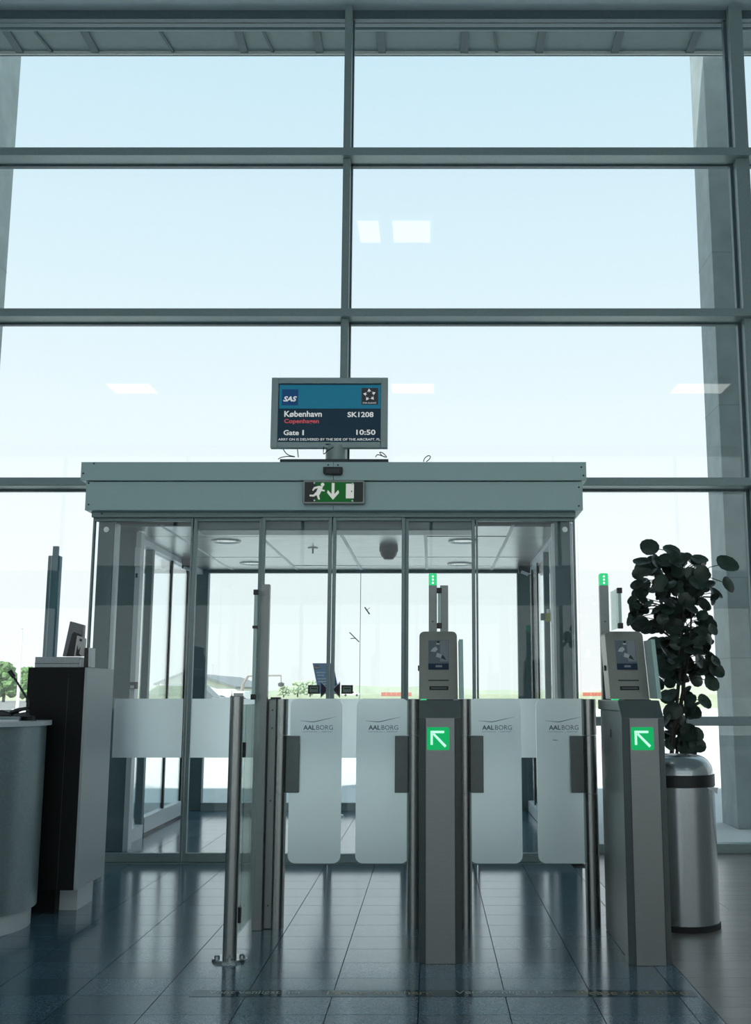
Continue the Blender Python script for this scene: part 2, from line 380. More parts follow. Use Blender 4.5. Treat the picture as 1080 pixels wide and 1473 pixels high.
# ------------------------------------------------------------------ vestibule
YD = 6.83                                # front door plane
XL, XR = -2.175, 0.925
ZD = 2.137
h = struct('trim_1', 'grey metal header box across the top of the vestibule', (-0.62, 6.72, 2.15))
YH = 6.72
x0, x1 = Xat(117, 665, YH), Xat(843, 668, YH)
zt, zm, zb = Zat(664.5, YH), Zat(691, YH), Zat(733, YH)
for a, b in ((x0, -0.6215), (-0.6195, x1)):
    box('upper_fascia', FASC, h, a, b, YH, 7.12, zm, zt, bevel=0.002)
x2, x3 = Xat(123, 710, YH + 0.02), Xat(838, 712, YH + 0.02)
for a, b in ((x2, -0.6215), (-0.6195, x3)):
    box('lower_fascia', FASC, h, a, b, YH + 0.022, 7.12, zb, zm - 0.004, bevel=0.002)
box('head_rail', ALU, h, XL, XR, YD - 0.01, YD + 0.075, ZD, zb, bevel=0.002)
box('roof_box', ALU, h, XL - 0.03, XR + 0.03, 7.12, 9.88, 2.165, zm)
for px, py in ((120, 681), (135, 664.8 + 2), (126, 694), (126, 725), (836, 672), (839, 684), (833, 700), (833, 727), (472, 669), (486, 669), (145, 738)):
    x = Xat(px, py, YH); z = Zat(py, YH)
    MB().disc((x, YH - 0.003 if py < 690 else YH + 0.018, z), 0.006, 10).build('screw', DGRY, h)
# front door: fixed side panels and four sliding leaves
d1 = struct('door_1', 'glass sliding door with four leaves and fixed side panels facing the hall', (-0.62, YD, 0))
ZB0, ZB1 = 0.63, 0.991
def etched(o, front, clear):                # frosted on its front face only, clear glass behind
    o.data.materials.append(clear)
    for p in o.data.polygons:
        if p.index != front: p.material_index = 1
def leaf(a, b, y, band=None, st=0.022, kick=0.058):
    for p, q in ((a, a + st), (b - st, b)): box('stile', ALU, d1, p, q, y, y + 0.035, 0.006, ZD, bevel=0.002)
    box('bottom_rail', ALU, d1, a + st, b - st, y, y + 0.035, 0.006, kick, bevel=0.002); box('top_rail', ALU, d1, a + st, b - st, y, y + 0.035, ZD - 0.02, ZD, bevel=0.002)
    box('pane', GLASSD, d1, a + st, b - st, y + 0.014, y + 0.022, kick, ZD - 0.02)
    p, q = band or (a + st, b - st)
    etched(box('frosted_band', FROST, d1, p, q, y + 0.010, y + 0.0132, ZB0, ZB1), 2, GLASSD)
LV = [-1.525, -1.083, -0.632, -0.166, 0.282]
leaf(LV[0], LV[1], YD + 0.03); leaf(LV[1], LV[2] - 0.003, YD); leaf(LV[2] + 0.003, LV[3], YD); leaf(LV[3], LV[4], YD + 0.03)
leaf(XL, LV[0] - 0.006, YD + 0.03, band=(-1.985, LV[0] - 0.03), st=0.012)
leaf(LV[4] + 0.006, XR, YD + 0.03, band=(LV[4] + 0.03, 0.735), st=0.012)
box('threshold', ALU, d1, XL, XR, YD - 0.01, YD + 0.09, 0.0, 0.005)
box('operator_box', ALUD, d1, LV[0], LV[4], YD + 0.10, YD + 0.34, 2.07, 2.16, bevel=0.01)
# arrow stickers on the two middle leaves
for sgn, cx in ((-1, Xat(451, 992, YD)), (1, Xat(499, 991, YD))):
    yy = YD + 0.0095; zc = Zat(992, YD)
    st = thing('door_sticker', 'dark square sticker with arrow pointing %s on the sliding door glass' % ('right' if sgn < 0 else 'left'), 'sticker', (cx, yy, zc), 'door stickers')
    w = 0.036
    MB().box(cx - w, cx + w, yy, yy + 0.003, zc - 0.026, zc + 0.028).build('backing', BLK, st)
    MB().box(cx - 0.026, cx + 0.026, yy - 0.001, yy, zc - 0.017, zc + 0.019).build('window_print', mat('print_green_%d' % sgn, (0.25, 0.32, 0.28), 0.5), st)
    MB().box(cx - 0.020, cx + 0.020, yy - 0.0015, yy - 0.001, zc + 0.003, zc + 0.011).build('bar_print', mat('print_dark_%d' % sgn, (0.03, 0.06, 0.04), 0.5), st)
    ax = cx - sgn * 0.044
    MB().prism([(ax, zc - 0.047), (ax, zc + 0.045), (ax - sgn * 0.044, zc)], 'y', yy, yy + 0.003).build('arrow', mat('arrow_print_%d' % sgn, (0.03, 0.018, 0.045), 0.5), st)
    for q in (1, -1):
        MB().hexa([(ax - sgn * a_, yy - 0.001 + b_ * 0.001, zc + q * (0.047 - a_ * 1.04 + e_)) for e_ in (0, 0.005) for a_, b_ in ((0, 0), (0.044, 0), (0.044, 1), (0, 1))]).build('arrow_edge', PHL, st)

# rear door
YR = 9.80
d2 = struct('door_2', 'outer glass doors at the far end of the vestibule', (-0.62, YR, 0))
for a, b in ((-2.145, -2.03), (0.785, 0.90)): box('post', ALUD, d2, a, b, YR, YR + 0.09, 0.0, 2.14, bevel=0.004)
box('bottom_rail', ALU, d2, -2.03, 0.785, YR, YR + 0.05, 0.0, 0.07, bevel=0.003)
box('top_rail', ALUD, d2, -2.03, 0.785, YR, YR + 0.06, 2.105, 2.14, bevel=0.003)
for a, b in ((-2.03, -0.645), (-0.64, 0.785)): box('pane', GLASSD, d2, a, b, YR + 0.02, YR + 0.028, 0.07, 2.105)
box('pane_joint', mat('joint_grey', (0.5, 0.55, 0.56), 0.4), d2, -0.645, -0.64, YR + 0.019, YR + 0.029, 0.07, 2.105)
for nm, lab, pxs in (('bird_sticker', 'short dark bird sticker high on the rear glass beside the pane joint', [((524.5, 873.5), (531.5, 883.5), 0.007), ((527, 878), (532, 874), 0.0025)]),
                     ('bird_sticker', 'grey forked bird sticker lower on the rear glass', [((502.5, 909.5), (516.5, 923.5), 0.005), ((504, 918.5), (512, 918), 0.004)])):
    st = thing(nm, lab, 'sticker', (Xat(pxs[0][0][0], pxs[0][0][1], YR), YR + 0.018, Zat(pxs[0][0][1], YR)), 'bird stickers on the rear glass')
    for a, b, r in pxs:
        MB().tube([(Xat(a[0], a[1], YR + 0.015), YR + 0.0165, Zat(a[1], YR + 0.015)), (Xat(b[0], b[1], YR + 0.015), YR + 0.0165, Zat(b[1], YR + 0.015))], r, 6).build('wing', DGRY, st)

# side glazing, left and right
w3 = struct('window_3', 'glazed side of the vestibule next to the black podium, with a white framed door', (-2.12, 8.3, 0))
XW = -2.12
for y, a, b, m in ((6.97, -2.172, -2.07, ALUD), (7.36, -2.16, -2.03, ALUD), (8.05, -2.15, -2.09, ALUD)):
    box('post', m, w3, a, b, y, y + 0.06, 0.0, 2.15, bevel=0.003)
box('white_jamb', ALUW, w3, -2.03, -1.995, 7.36, 7.45, 0.0, 2.12, bevel=0.002)
box('white_jamb', ALUW, w3, -2.07, -2.045, 6.98, 7.03, 0.0, 2.12, bevel=0.002)
for y in (8.75, 9.35): box('thin_mullion', BLK, w3, XW - 0.012, XW + 0.012, y, y + 0.03, 0.02, 2.13)
box('top_rail', ALUW, w3, XW - 0.03, XW + 0.04, 7.45, YR, 2.09, 2.13)
box('bottom_rail', ALUW, w3, XW - 0.03, XW + 0.04, 7.45, 8.05, 0.0, 0.09)
box('door_rail', ALUW, w3, XW - 0.02, XW + 0.03, 8.13, 9.38, 0.02, 0.13)
box('door_gap', BLK, w3, XW - 0.018, XW + 0.028, 8.13, 9.38, 0.0, 0.02)
for a, b, z0 in ((7.03, 7.36, 0.03), (7.45, 8.05, 0.09), (8.11, 8.75, 0.13), (8.78, 9.35, 0.13), (9.38, YR, 0.03)):
    box('pane', GLASSD, w3, XW - 0.004, XW + 0.004, a, b, z0, 2.09)
w4 = struct('window_4', 'glazed side of the vestibule next to the plant and the bin', (0.89, 8.3, 0))
XV = 0.885
for y, a, b in ((6.97, 0.805, 0.905), (8.20, 0.86, 0.905)): box('post', ALUD, w4, a, b, y, y + 0.06, 0.0, 2.15, bevel=0.003)
box('white_jamb', ALUW, w4, 0.905, 0.922, 6.97, 7.03, 0.0, 2.12)
box('white_jamb', ALUW, w4, 0.788, 0.805, 6.97, 7.03, 0.0, 2.12)
box('white_jamb', ALUW, w4, 0.862, 0.90, 7.72, 7.80, 0.0, 2.12)
for y in (8.9, 9.4): box('thin_mullion', BLK, w4, XV - 0.010, XV + 0.010, y, y + 0.03, 0.02, 2.13)
box('top_rail', ALUW, w4, XV - 0.03, XV + 0.03, 7.03, YR, 2.09, 2.13)
box('bottom_rail', ALUW, w4, XV - 0.03, XV + 0.03, 7.03, YR, 0.0, 0.09)
for a, b in ((7.03, 7.72), (7.80, 8.20), (8.26, 8.9), (8.93, 9.4), (9.43, YR)): box('pane', GLASSD, w4, XV - 0.004, XV + 0.004, a, b, 0.09, 2.09)
for x, y, lb in ((-2.118, 6.97, 'left'), (0.872, 6.97, 'right')):
    par = w3 if lb == 'left' else w4
    MB().disc((x, y - 0.012, Zat(762, y)), 0.018, 16, t=0.012).disc((x, y - 0.016, Zat(762, y)), 0.008, 12, t=0.004).build('glass_bolt', STEELP, par, smooth=False)

# vestibule ceiling
vc = struct('ceiling.001', 'low panelled metal ceiling inside the vestibule', (-0.62, 8.3, 2.13))
ZV = 2.13
xe = [-2.16, -1.81, -1.22, -0.635, -0.04, 0.55, 0.91]; ye = [7.18, 7.65, 8.25, 8.85, 9.45, 9.80]
box('ceiling_backing', DGRY, vc, -2.17, 0.92, 7.18, 9.80, 2.146, 2.163)
for i in range(len(xe) - 1):
    for j in range(len(ye) - 1):
        dz = random.uniform(-0.002, 0.002)
        box('ceiling_panel', PANEL, vc, xe[i] + 0.012, xe[i + 1] - 0.012, ye[j] + (0.007 if j == 1 else 0.003), ye[j + 1] - 0.003, ZV + 0.002 + dz, ZV + 0.015)
for x in xe[1:-1]: box('ceiling_runner', TBAR, vc, x - 0.011, x + 0.011, 7.18, 9.80, ZV, ZV + 0.014)
def ceilpt(px, py): return G(px, py, ZV)
for px, py, lb in ((325, 778, 'in front on the side of the black podium'), (363, 810, 'at the back on the side of the black podium'), (666, 778, 'in front on the side of the plant'), (661, 811, 'at the back on the side of the plant')):
    x, y = ceilpt(px, py)
    t = thing('downlight', 'round recessed downlight in vestibule ceiling, ' + lb, 'light', (x, y, ZV), 'vestibule downlights')
    MB().lathe([(0.075, ZV - 0.002), (0.105, ZV - 0.010), (0.11, ZV - 0.003), (0.11, ZV)], x, y, 24).build('ring', WHT, t, smooth=True)
    MB().lathe([(0.0, ZV - 0.004), (0.05, ZV - 0.003), (0.076, ZV - 0.002)], x, y, 24).build('reflector', DLAMP, t, smooth=True)
x, y = ceilpt(450, 788)
t = thing('sprinkler', 'small white sprinkler head in the vestibule ceiling', 'sprinkler', (x, y, ZV))
MB().disc((x, y, ZV - 0.006), 0.04, 16, 'z', 0.006).build('rose', WHT, t); MB().tube([(x, y, ZV - 0.006), (x, y, ZV - 0.045)], 0.007, 8).build('head', STEELP, t)
x, y = ceilpt(559, 787)
t = thing('dome_camera', 'dark dome camera hanging from the vestibule ceiling', 'camera', (x, y, ZV))
MB().lathe([(0.0, ZV - 0.10), (0.035, ZV - 0.095), (0.06, ZV - 0.065), (0.066, ZV - 0.04)], x, y, 20).build('dome', BLK, t, smooth=True)
MB().lathe([(0.066, ZV - 0.04), (0.072, ZV - 0.035), (0.072, ZV)], x, y, 20).build('collar', DGRY, t, smooth=True)
# small devices in the vestibule
for x, y, z, lb in ((-2.03, 8.95, 2.03, 'black podium'), (0.80, 9.2, 2.02, 'plant')):
    t = thing('door_sensor', 'grey sensor box under vestibule ceiling on the %s side' % lb, 'sensor', (x, y, z), 'vestibule door sensors')
    box('body', DGRY, t, x - 0.05, x + 0.05, y, y + 0.06, z + 0.02, ZV, bevel=0.005)
    MB().tube([(x - 0.03, y - 0.005, z + 0.03), (x + 0.03, y - 0.005, z + 0.005)], 0.014, 8).build('lens', WHT, t)
t = thing('wall_switch', 'pale grey switch box high on the white jamb of the vestibule', 'switch', (-1.985, 7.35, 1.87))
box('body', WHT, t, -2.025, -1.985, 7.32, 7.36, Zat(815, 7.34), Zat(788, 7.34), bevel=0.004); box('button', DGRY, t, -2.012, -1.998, 7.314, 7.32, 1.80, 1.83)
t = thing('door_handle_box', 'grey switch box low on the white jamb of the vestibule', 'switch', (-1.985, 7.36, 1.05))
box('body', DGRY, t, -2.02, -1.97, 7.32, 7.36, Zat(991, 7.34), Zat(981, 7.34), bevel=0.004); box('plate', ALUW, t, -2.015, -1.99, 7.316, 7.32, Zat(990, 7.34), Zat(986, 7.34))
yy = 7.95
t = thing('emergency_switch', 'yellow green emergency switch on the vestibule glass post', 'switch', (0.88, yy, 1.55))
a, b = Xat(778, 885, yy), Xat(797, 885, yy)
box('bracket', ALUD, t, a, b, yy, yy + 0.05, Zat(892, yy), Zat(882, yy), bevel=0.004); box('cover', YEL, t, a + 0.03, b + 0.005, yy - 0.02, yy, Zat(894, yy), Zat(882, yy), bevel=0.008); box('top', WHT, t, b - 0.05, b, yy, yy + 0.04, Zat(882, yy), Zat(876, yy), bevel=0.003)

# ------------------------------------------------------------------ on the header: screen, exit sign, sensor, cables
YM = 6.86
t = thing('flight_monitor', 'silver framed flight screen standing on the vestibule header', 'monitor', (Xat(483, 660, YM), YM, zt))
a, b = Xat(389.5, 600, YM), Xat(557.5, 600, YM); z0, z1 = Zat(644, YM), Zat(543, YM)
fw = Xat(399.5, 600, YM) - a
sz0, sz1 = Zat(635.5, YM), Zat(551.5, YM); sx0, sx1 = a + fw, b - fw
MB().box(a, sx0, YM, YM + 0.05, z0, z1).box(sx1, b, YM, YM + 0.05, z0, z1).box(sx0, sx1, YM, YM + 0.05, z0, sz0).box(sx0, sx1, YM, YM + 0.05, sz1, z1).build('bezel', MONF, t, bevel=0.003)
box('back_shell', DGRY, t, a + 0.02, b - 0.02, YM + 0.05, YM + 0.10, z0 + 0.02, z1 - 0.02, bevel=0.01)
sc = box('screen', SCR_N, t, sx0, sx1, YM + 0.012, YM + 0.05, sz0, sz1, label='lit flight screen showing Copenhagen gate 1')
ys = YM + 0.0105
def sX(px): return Xat(px, 600, YM)
def sZ(py): return Zat(py, YM)
box('header_band', SCR_B, sc, sx0 + 0.006, sx1 - 0.002, ys, YM + 0.012, sZ(587), sz1 - 0.008)
box('logo_square', SCR_L, sc, sX(404.5), sX(428), ys - 0.001, ys, sZ(582.5), sZ(559.5))
text('airline_logo_text', 'SAS', SCR_W, sc, sX(406.5), ys - 0.0018, sZ(577), sX(426) - sX(406.5), sZ(569.5) - sZ(577), bold=0.035, shear=0.28)
box('logo_square', SCR_K, sc, sX(519.5), sX(543.5), ys - 0.001, ys, sZ(581.5), sZ(557.5))
cx, cz, R = sX(531), sZ(567.5), (sX(540) - sX(531))
for k in range(5):
    an = math.pi / 2 + k * 2 * math.pi / 5 + 0.1
    def q(r, da): return (cx + R * r * math.cos(an + da), cz + R * r * math.sin(an + da))
    MB().prism([q(1.05, 0), q(0.62, 0.55), q(0.66, 0.12), q(0.38, 0.05), q(0.66, -0.15), q(0.62, -0.55)], 'y', ys - 0.002, ys - 0.001).build('star_piece', SCR_W, sc)
text('alliance_text', 'STAR ALLIANCE', SCR_W, sc, cx, ys - 0.0018, sZ(580), sX(541) - sX(521.5), bold=0.01, align='CENTER')
text('city_text', 'København', SCR_W, sc, sX(408.5), ys, sZ(599.5), sX(462.5) - sX(408.5), sZ(591.5) - sZ(600.5), bold=0.022)
text('city_english_text', 'Copenhagen', SCR_R, sc, sX(408.5), ys, sZ(610), sX(458.5) - sX(408.5), sZ(602.5) - sZ(610.5), bold=0.02)
text('flight_text', 'SK1208', SCR_W, sc, sX(499.5), ys, sZ(599.5), sX(537) - sX(499.5), sZ(592) - sZ(599.5), bold=0.022)
text('gate_text', 'Gate', SCR_W, sc, sX(408), ys, sZ(625.5), sX(430) - sX(408), sZ(618) - sZ(625.5), bold=0.022); text('gate_number_text', '1', SCR_W, sc, sX(435), ys, sZ(625.5), sX(437.2) - sX(435), sZ(618) - sZ(625.5), bold=0.01)
text('time_text', '10:50', SCR_W, sc, sX(512.5), ys, sZ(625), sX(540) - sX(512.5), sZ(617.5) - sZ(625), bold=0.022)
text('ticker_text', 'ARRY ON IS DELIVERED BY THE SIDE OF THE AIRCRAFT, PL', SCR_W, sc, sX(400.5), ys, sZ(633.8), sX(547) - sX(400.5), sZ(629.8) - sZ(633.8), bold=0.012)
box('maker_badge', NAVY, t, sX(469), sX(476.5), YM - 0.001, YM, sZ(640.2), sZ(638.2))
xs_ = sX(483)
MB().lathe([(0.0, zt + 0.02), (0.068, zt + 0.02), (0.068, z0 + 0.02), (0.0, z0 + 0.02)], xs_, YM + 0.05, 24).build('stand_neck', MONF, t, smooth=True)
box('stand_plate', mat('stand_plate_blue', (0.02, 0.035, 0.055), 0.4), t, sX(408), sX(560), YH + 0.012, YM + 0.16, zt, zt + 0.022, bevel=0.003)
def cable(lab, pts, r=0.003):
    p = [Vector((Xat(a_, b_, YM - 0.02), YM - 0.02 + dy, Zat(b_, YM - 0.02))) for a_, b_, dy in pts]
    q = []
    for i in range(len(p) - 1):
        p0, p1, p2, p3 = p[max(i - 1, 0)], p[i], p[i + 1], p[min(i + 2, len(p) - 1)]
        for k in range(5):
            u = k / 5.0
            q.append(0.5 * ((2 * p1) + (p2 - p0) * u + (2 * p0 - 5 * p1 + 4 * p2 - p3) * u * u + (3 * p1 - p0 - 3 * p2 + p3) * u ** 3))
    q.append(p[-1])
    o = MB().tube(q, r, 6).build('cable', BLK, None, smooth=True); return tag(o, lab, 'cable', 'cables on the header')
cable('thin black cable looping from the screen down to the stand plate end', [(406, 644, .05), (410, 650, .03), (416, 655, 0), (424, 657, 0), (414, 657, -.01), (405, 659, -.02), (401, 662, -.03)])
cable('thin black cable hanging straight from the screen', [(426.5, 644, .05), (427.5, 650, .03), (429, 657.5, 0)])
cable('short black cable beside the screen neck', [(467, 645.5, -.06), (466.5, 650, -.06), (467, 656, -.06), (473, 651, -.06), (481, 646, -.06)])
cable('small coil of cable on the end of the screen stand plate', [(540, 657.5, 0), (543, 654, 0), (550, 656, 0), (556, 657.5, 0), (551, 652, 0), (546, 650.5, 0), (549, 655, 0), (553, 657.5, 0)])
cable('small cable loop standing alone on the header', [(609, 664, 0), (611, 659, 0), (616, 655.5, 0), (619, 657, 0), (617, 661, 0), (613, 664, 0)])
ye_ = YH
o_ = thing('motion_sensor', 'small black motion sensor bar on the header above the exit sign', 'sensor', (Xat(479, 678, ye_), ye_, Zat(685, ye_)))
a, b = Xat(465.5, 678, ye_), Xat(493, 678, ye_); z0_, z1_ = Zat(684, ye_), Zat(673, ye_)
MB().prism([(a, z0_ + 0.012), (a + 0.014, z0_), (b - 0.014, z0_), (b, z0_ + 0.012), (b, z1_), (a, z1_)], 'y', ye_ - 0.035, ye_).build('body', BLK, o_, bevel=0.003)
box('lens', DGRY, o_, a + 0.02, b - 0.02, ye_ - 0.038, ye_ - 0.035, z0_ + 0.012, z1_ - 0.014)
ex = thing('exit_sign', 'green emergency exit sign with running figure and down arrow on header', 'sign', (Xat(480, 708, ye_), ye_, Zat(725, ye_)))
def eX(px): return Xat(px, 708, ye_ - 0.03)
def eZ(py): return Zat(py, ye_ - 0.03)
yf = ye_ - 0.03
MB().prism(rrect(eX(435.5), eX(524.5), eZ(724.5), eZ(691), 0.012), 'y', yf, ye_ + 0.022).build('frame', STEEL, ex, bevel=0.002)
box('dark_panel', EXD, ex, eX(438), eX(522), yf - 0.002, yf, eZ(722), eZ(693.5))
gp = box('green_panel', EXG, ex, eX(455), eX(508.5), yf - 0.003, yf - 0.002, eZ(722), eZ(693.5))
yq = yf - 0.0045
MB().box(eX(477), eX(481), yq, yf - 0.003, eZ(713), eZ(695)).prism([(eX(479), eZ(719)), (eX(487.8), eZ(709)), (eX(486.5), eZ(705)), (eX(479), eZ(713)), (eX(471.5), eZ(705)), (eX(470.5), eZ(709))], 'y', yq, yf - 0.003).build('down_arrow', EXW, ex)
box('door_symbol', EXW, ex, eX(497.5), eX(509), yq, yf - 0.003, eZ(717), eZ(696)); box('door_knob', DGRY, ex, eX(505), eX(506.5), yq - 0.001, yq, eZ(708), eZ(706))
fig = MB()
def poly(pts): fig.prism([(eX(p), eZ(q)) for p, q in pts], 'y', yq, yf - 0.003)
fig.disc((eX(463.8), yq, eZ(697.2)), eX(466.4) - eX(463.8), 12, 'y', 0.0015)
poly([(458.5, 699), (464.5, 700), (460.5, 710.5), (454, 710)])
poly([(458.5, 699), (459.5, 701.5), (452.5, 703.5), (450.5, 706.5), (449, 705), (451.5, 701)])
poly([(462.5, 701), (464, 704.5), (467, 705), (467, 707), (462, 706.5)])
poly([(455, 707), (460.5, 710), (459, 713), (460.5, 718.5), (458, 718.8), (455.5, 712.5)])
poly([(454, 708), (457.5, 711), (451.5, 714.5), (445.5, 714), (445.2, 711.8), (451, 711.8)])
fig.build('running_figure', EXW, ex)
for p_, q_ in ((452, 695), (452.5, 720), (507, 696), (507, 720.5)): MB().disc((eX(p_), yq - 0.001, eZ(q_)), 0.006, 10).build('screw', WHT, ex)

# ------------------------------------------------------------------ gates
def flap(parent, xa, xb, inv):
    y = 5.045; z0, z1 = 0.272, 1.002
    f_ = MB().prism(rrect(xa, xb, z0, z1, 0.034, 7), 'y', y, y + 0.010).build('flap', FLAP, parent, label='frosted white glass gate flap with airport name')
    etched(f_, 0, GLASSG)
    cx = (xa + xb) / 2 + inv * 0.003; yt = y - 0.0008; k = 5.05
    lx0 = cx - 0.078
    def lz(py): return Zat(py, 5.045)
    sc_ = 0.00321
    def lX(px): return lx0 + (px - 431.5) * sc_
    pts = [(431.5, 1036.8), (437, 1037.2), (445, 1038.1), (451, 1038.3), (456, 1037.4), (466, 1035), (483, 1031.2)]
    wd_ = [0.2, 0.45, 0.75, 0.95, 0.95, 0.75, 0.15]
    top = [(lX(p), lz(q - w * 0.5)) for (p, q), w in zip(pts, wd_)]; bot = [(lX(p), lz(q + w * 0.5)) for (p, q), w in zip(pts, wd_)]
    MB().prism(top + bot[::-1], 'y', yt, y).build('wing_logo', INK, f_)
    text('name_text', 'AAL', INK, f_, lX(436.5), yt, lz(1049.8), lX(453.3) - lX(436.5), lz(1043.2) - lz(1049.8), bold=0.02)
    text('name_text', 'BORG', INKM, f_, lX(455), yt, lz(1049.8), lX(478.8) - lX(455), lz(1043.2) - lz(1049.8), bold=0.0)
    text('subtitle_text', 'LUFTHAVN  |  AIRPORT', INKL, f_, lX(436), yt, lz(1054), lX(478.5) - lX(436), lz(1051.7) - lz(1054))
    return f_
def rotor(parent, cx, cy, side):
    r = 0.033
    for z0, z1 in ((0.0, 0.578), (0.838, 1.0)):
        MB().lathe([(0, z0), (r, z0), (r, z1), (0, z1)], cx, cy, 24).build('rotor_tube', STEELV, parent, smooth=True)
    hb = MB().lathe([(0, 0.580), (r * 0.97, 0.580), (r * 0.97, 0.836), (0, 0.836)], cx, cy, 24).build('hinge', STEELV, parent, smooth=True)
    a, b = sorted((cx + side * 0.026, cx + side * 0.088))
    box('clamp_plate', STEELK, hb, a, b, cy - 0.012, cy + 0.006, 0.582, 0.834, bevel=0.002)
    box('clamp_back', STEEL, hb, a, b, cy + 0.027, cy + 0.04, 0.582, 0.834, bevel=0.002)
def light_bar(parent, xa, xb, y, beacon=True, zt_=None):
    z1 = Zat(842, y)
    box('light_bar', STEEL, parent, xa, xb, y, y + 0.035, 0.985, z1, bevel=0.002)
    if beacon:
        b_ = MB().prism(rrect(xa, xb, z1, Zat(824.5, y), 0.008, 4, (0, 0, 1, 1)), 'y', y, y + 0.035).build('beacon', BEAC, parent, bevel=0.002, label='lit green beacon lamp')
        for k in range(3): MB().disc(((xa + xb) / 2, y - 0.002, z1 + 0.011 + k * 0.015), 0.0045, 10, t=0.002).build('lamp_dot', BEAL, b_)
def gate_head(parent, cx, w, y0):
    # reader head leaning away from the traveller
    zb_, zt_ = 1.0, Zat(908, y0 + 0.10); lean = 0.115; dp = 0.13
    def yb(z): return y0 + lean * (z - zb_) / (zt_ - zb_)
    x0_, x1_ = cx - w / 2, cx + w / 2
    pts = rrect(x0_, x1_, zb_, zt_, 0.022, 5, (0, 0, 1, 1)); n = len(pts); m = MB()
    for dy in (0, dp):
        for p, q in pts: m.v.append((p, yb(q) + dy, q))
    m.f.append(tuple(range(n))); m.f.append(tuple(range(2 * n - 1, n - 1, -1)))
    for i in range(n): j = (i + 1) % n; m.f.append((i, n + i, n + j, j))
    hd = m.build('reader_head', HEADS, parent, bevel=0.003, label='steel boarding pass reader head')
    sc_ = (zt_ - zb_) / 98.0
    def quad(name, mt, pl, out, lift=0.001):
        v = []
        for o_ in (lift, 0.0):
            for p, q in pl:
                x = x0_ + p * w; z = zb_ + q * (zt_ - zb_); v.append((x, yb(z) - o_, z))
        k = len(pl); mm = MB(); mm.v = v; mm.f = [tuple(range(k)), tuple(range(2 * k - 1, k - 1, -1))] + [(i, k + i, k + (i + 1) % k, (i + 1) % k) for i in range(k)]
        return mm.build(name, mt, out)
    def R(a, b, c, d_): return [(a, b), (c, b), (c, d_), (a, d_)]
    s_ = quad('instruction_photo', SLATE, R(0.24, 0.43, 0.775, 0.865), hd, 0.0012)
    L2 = 0.0018
    quad('photo_light', PHM, R(0.55, 0.55, 0.765, 0.86), hd, L2)
    quad('photo_footer', NAVY, R(0.24, 0.43, 0.775, 0.52), hd, 0.0020)
    quad('photo_footer_mark', PHM, R(0.43, 0.465, 0.60, 0.495), hd, 0.0026)
    quad('photo_pass', PHL, [(0.44, 0.62), (0.56, 0.60), (0.60, 0.65), (0.47, 0.68)], hd, 0.0024)
    quad('photo_hand', PHL, [(0.30, 0.70), (0.42, 0.69), (0.49, 0.73), (0.44, 0.77), (0.36, 0.75)], hd, 0.0024)
    quad('photo_phone', DGRY, [(0.57, 0.60), (0.71, 0.57), (0.66, 0.62), (0.61, 0.65)], hd, 0.0026)
    quad('photo_lamp', PHL, R(0.45, 0.80, 0.54, 0.825), hd, 0.0024); quad('photo_lamp_dot', BLK, R(0.47, 0.825, 0.53, 0.852), hd, 0.0024)
    quad('marking_line', DGRY, R(0.24, 0.266, 0.77, 0.283), hd, 0.0012)
    quad('ticket_slot', BLK, R(0.27, 0.135, 0.76, 0.19), hd, 0.0012); quad('slot_lip', STEEL, R(0.31, 0.155, 0.72, 0.172), hd, 0.003)
    MB().disc((x0_ - 0.006, yb(zb_ + 0.135) + 0.06, zb_ + 0.135), 0.012, 12, 'x', 0.006).build('side_lock', DGRY, hd)
    # side wing of pale glass
    wx = x1_ + 0.006; ya, yb_ = y0 - 0.13, y0 + 0.03; zw = Zat(921, y0 + 0.05)
    ls = lean * (zw - zb_) / (zt_ - zb_)
    MB().hexa([(wx, ya, zb_ + 0.004), (wx + 0.014, ya, zb_ + 0.004), (wx + 0.014, yb_, zb_ + 0.004), (wx, yb_, zb_ + 0.004), (wx, ya + ls, zw), (wx + 0.014, ya + ls, zw), (wx + 0.014, yb_ + ls, zw), (wx, yb_ + ls, zw)]).build('side_wing', WING, parent, bevel=0.002, label='pale glass side wing')
    MB().hexa([(wx - 0.001, ya - 0.006, zb_ + 0.004), (wx + 0.016, ya - 0.006, zb_ + 0.004), (wx + 0.016, ya - 0.0005, zb_ + 0.004), (wx - 0.001, ya - 0.0005, zb_ + 0.004), (wx - 0.001, ya + ls - 0.006, zw), (wx + 0.016, ya + ls - 0.006, zw), (wx + 0.016, ya + ls - 0.0005, zw), (wx - 0.001, ya + ls - 0.0005, zw)]).build('wing_edge', GEDGE, parent)
def glass_fin(parent, x, y0, y1, z0, z1):
    box('glass_fin', GLASSG, parent, x - 0.006, x + 0.006, y0, y1, z0, z1)
    box('fin_edge', GEDGE, parent, x - 0.0065, x + 0.0065, y0 - 0.004, y0, z0, z1)
    for z in (z0 + 0.01, z1 - 0.012): box('fin_clamp', BLK, parent, x - 0.011, x + 0.011, y0 - 0.008, y0 + 0.012, z - 0.012, z + 0.012, bevel=0.002)
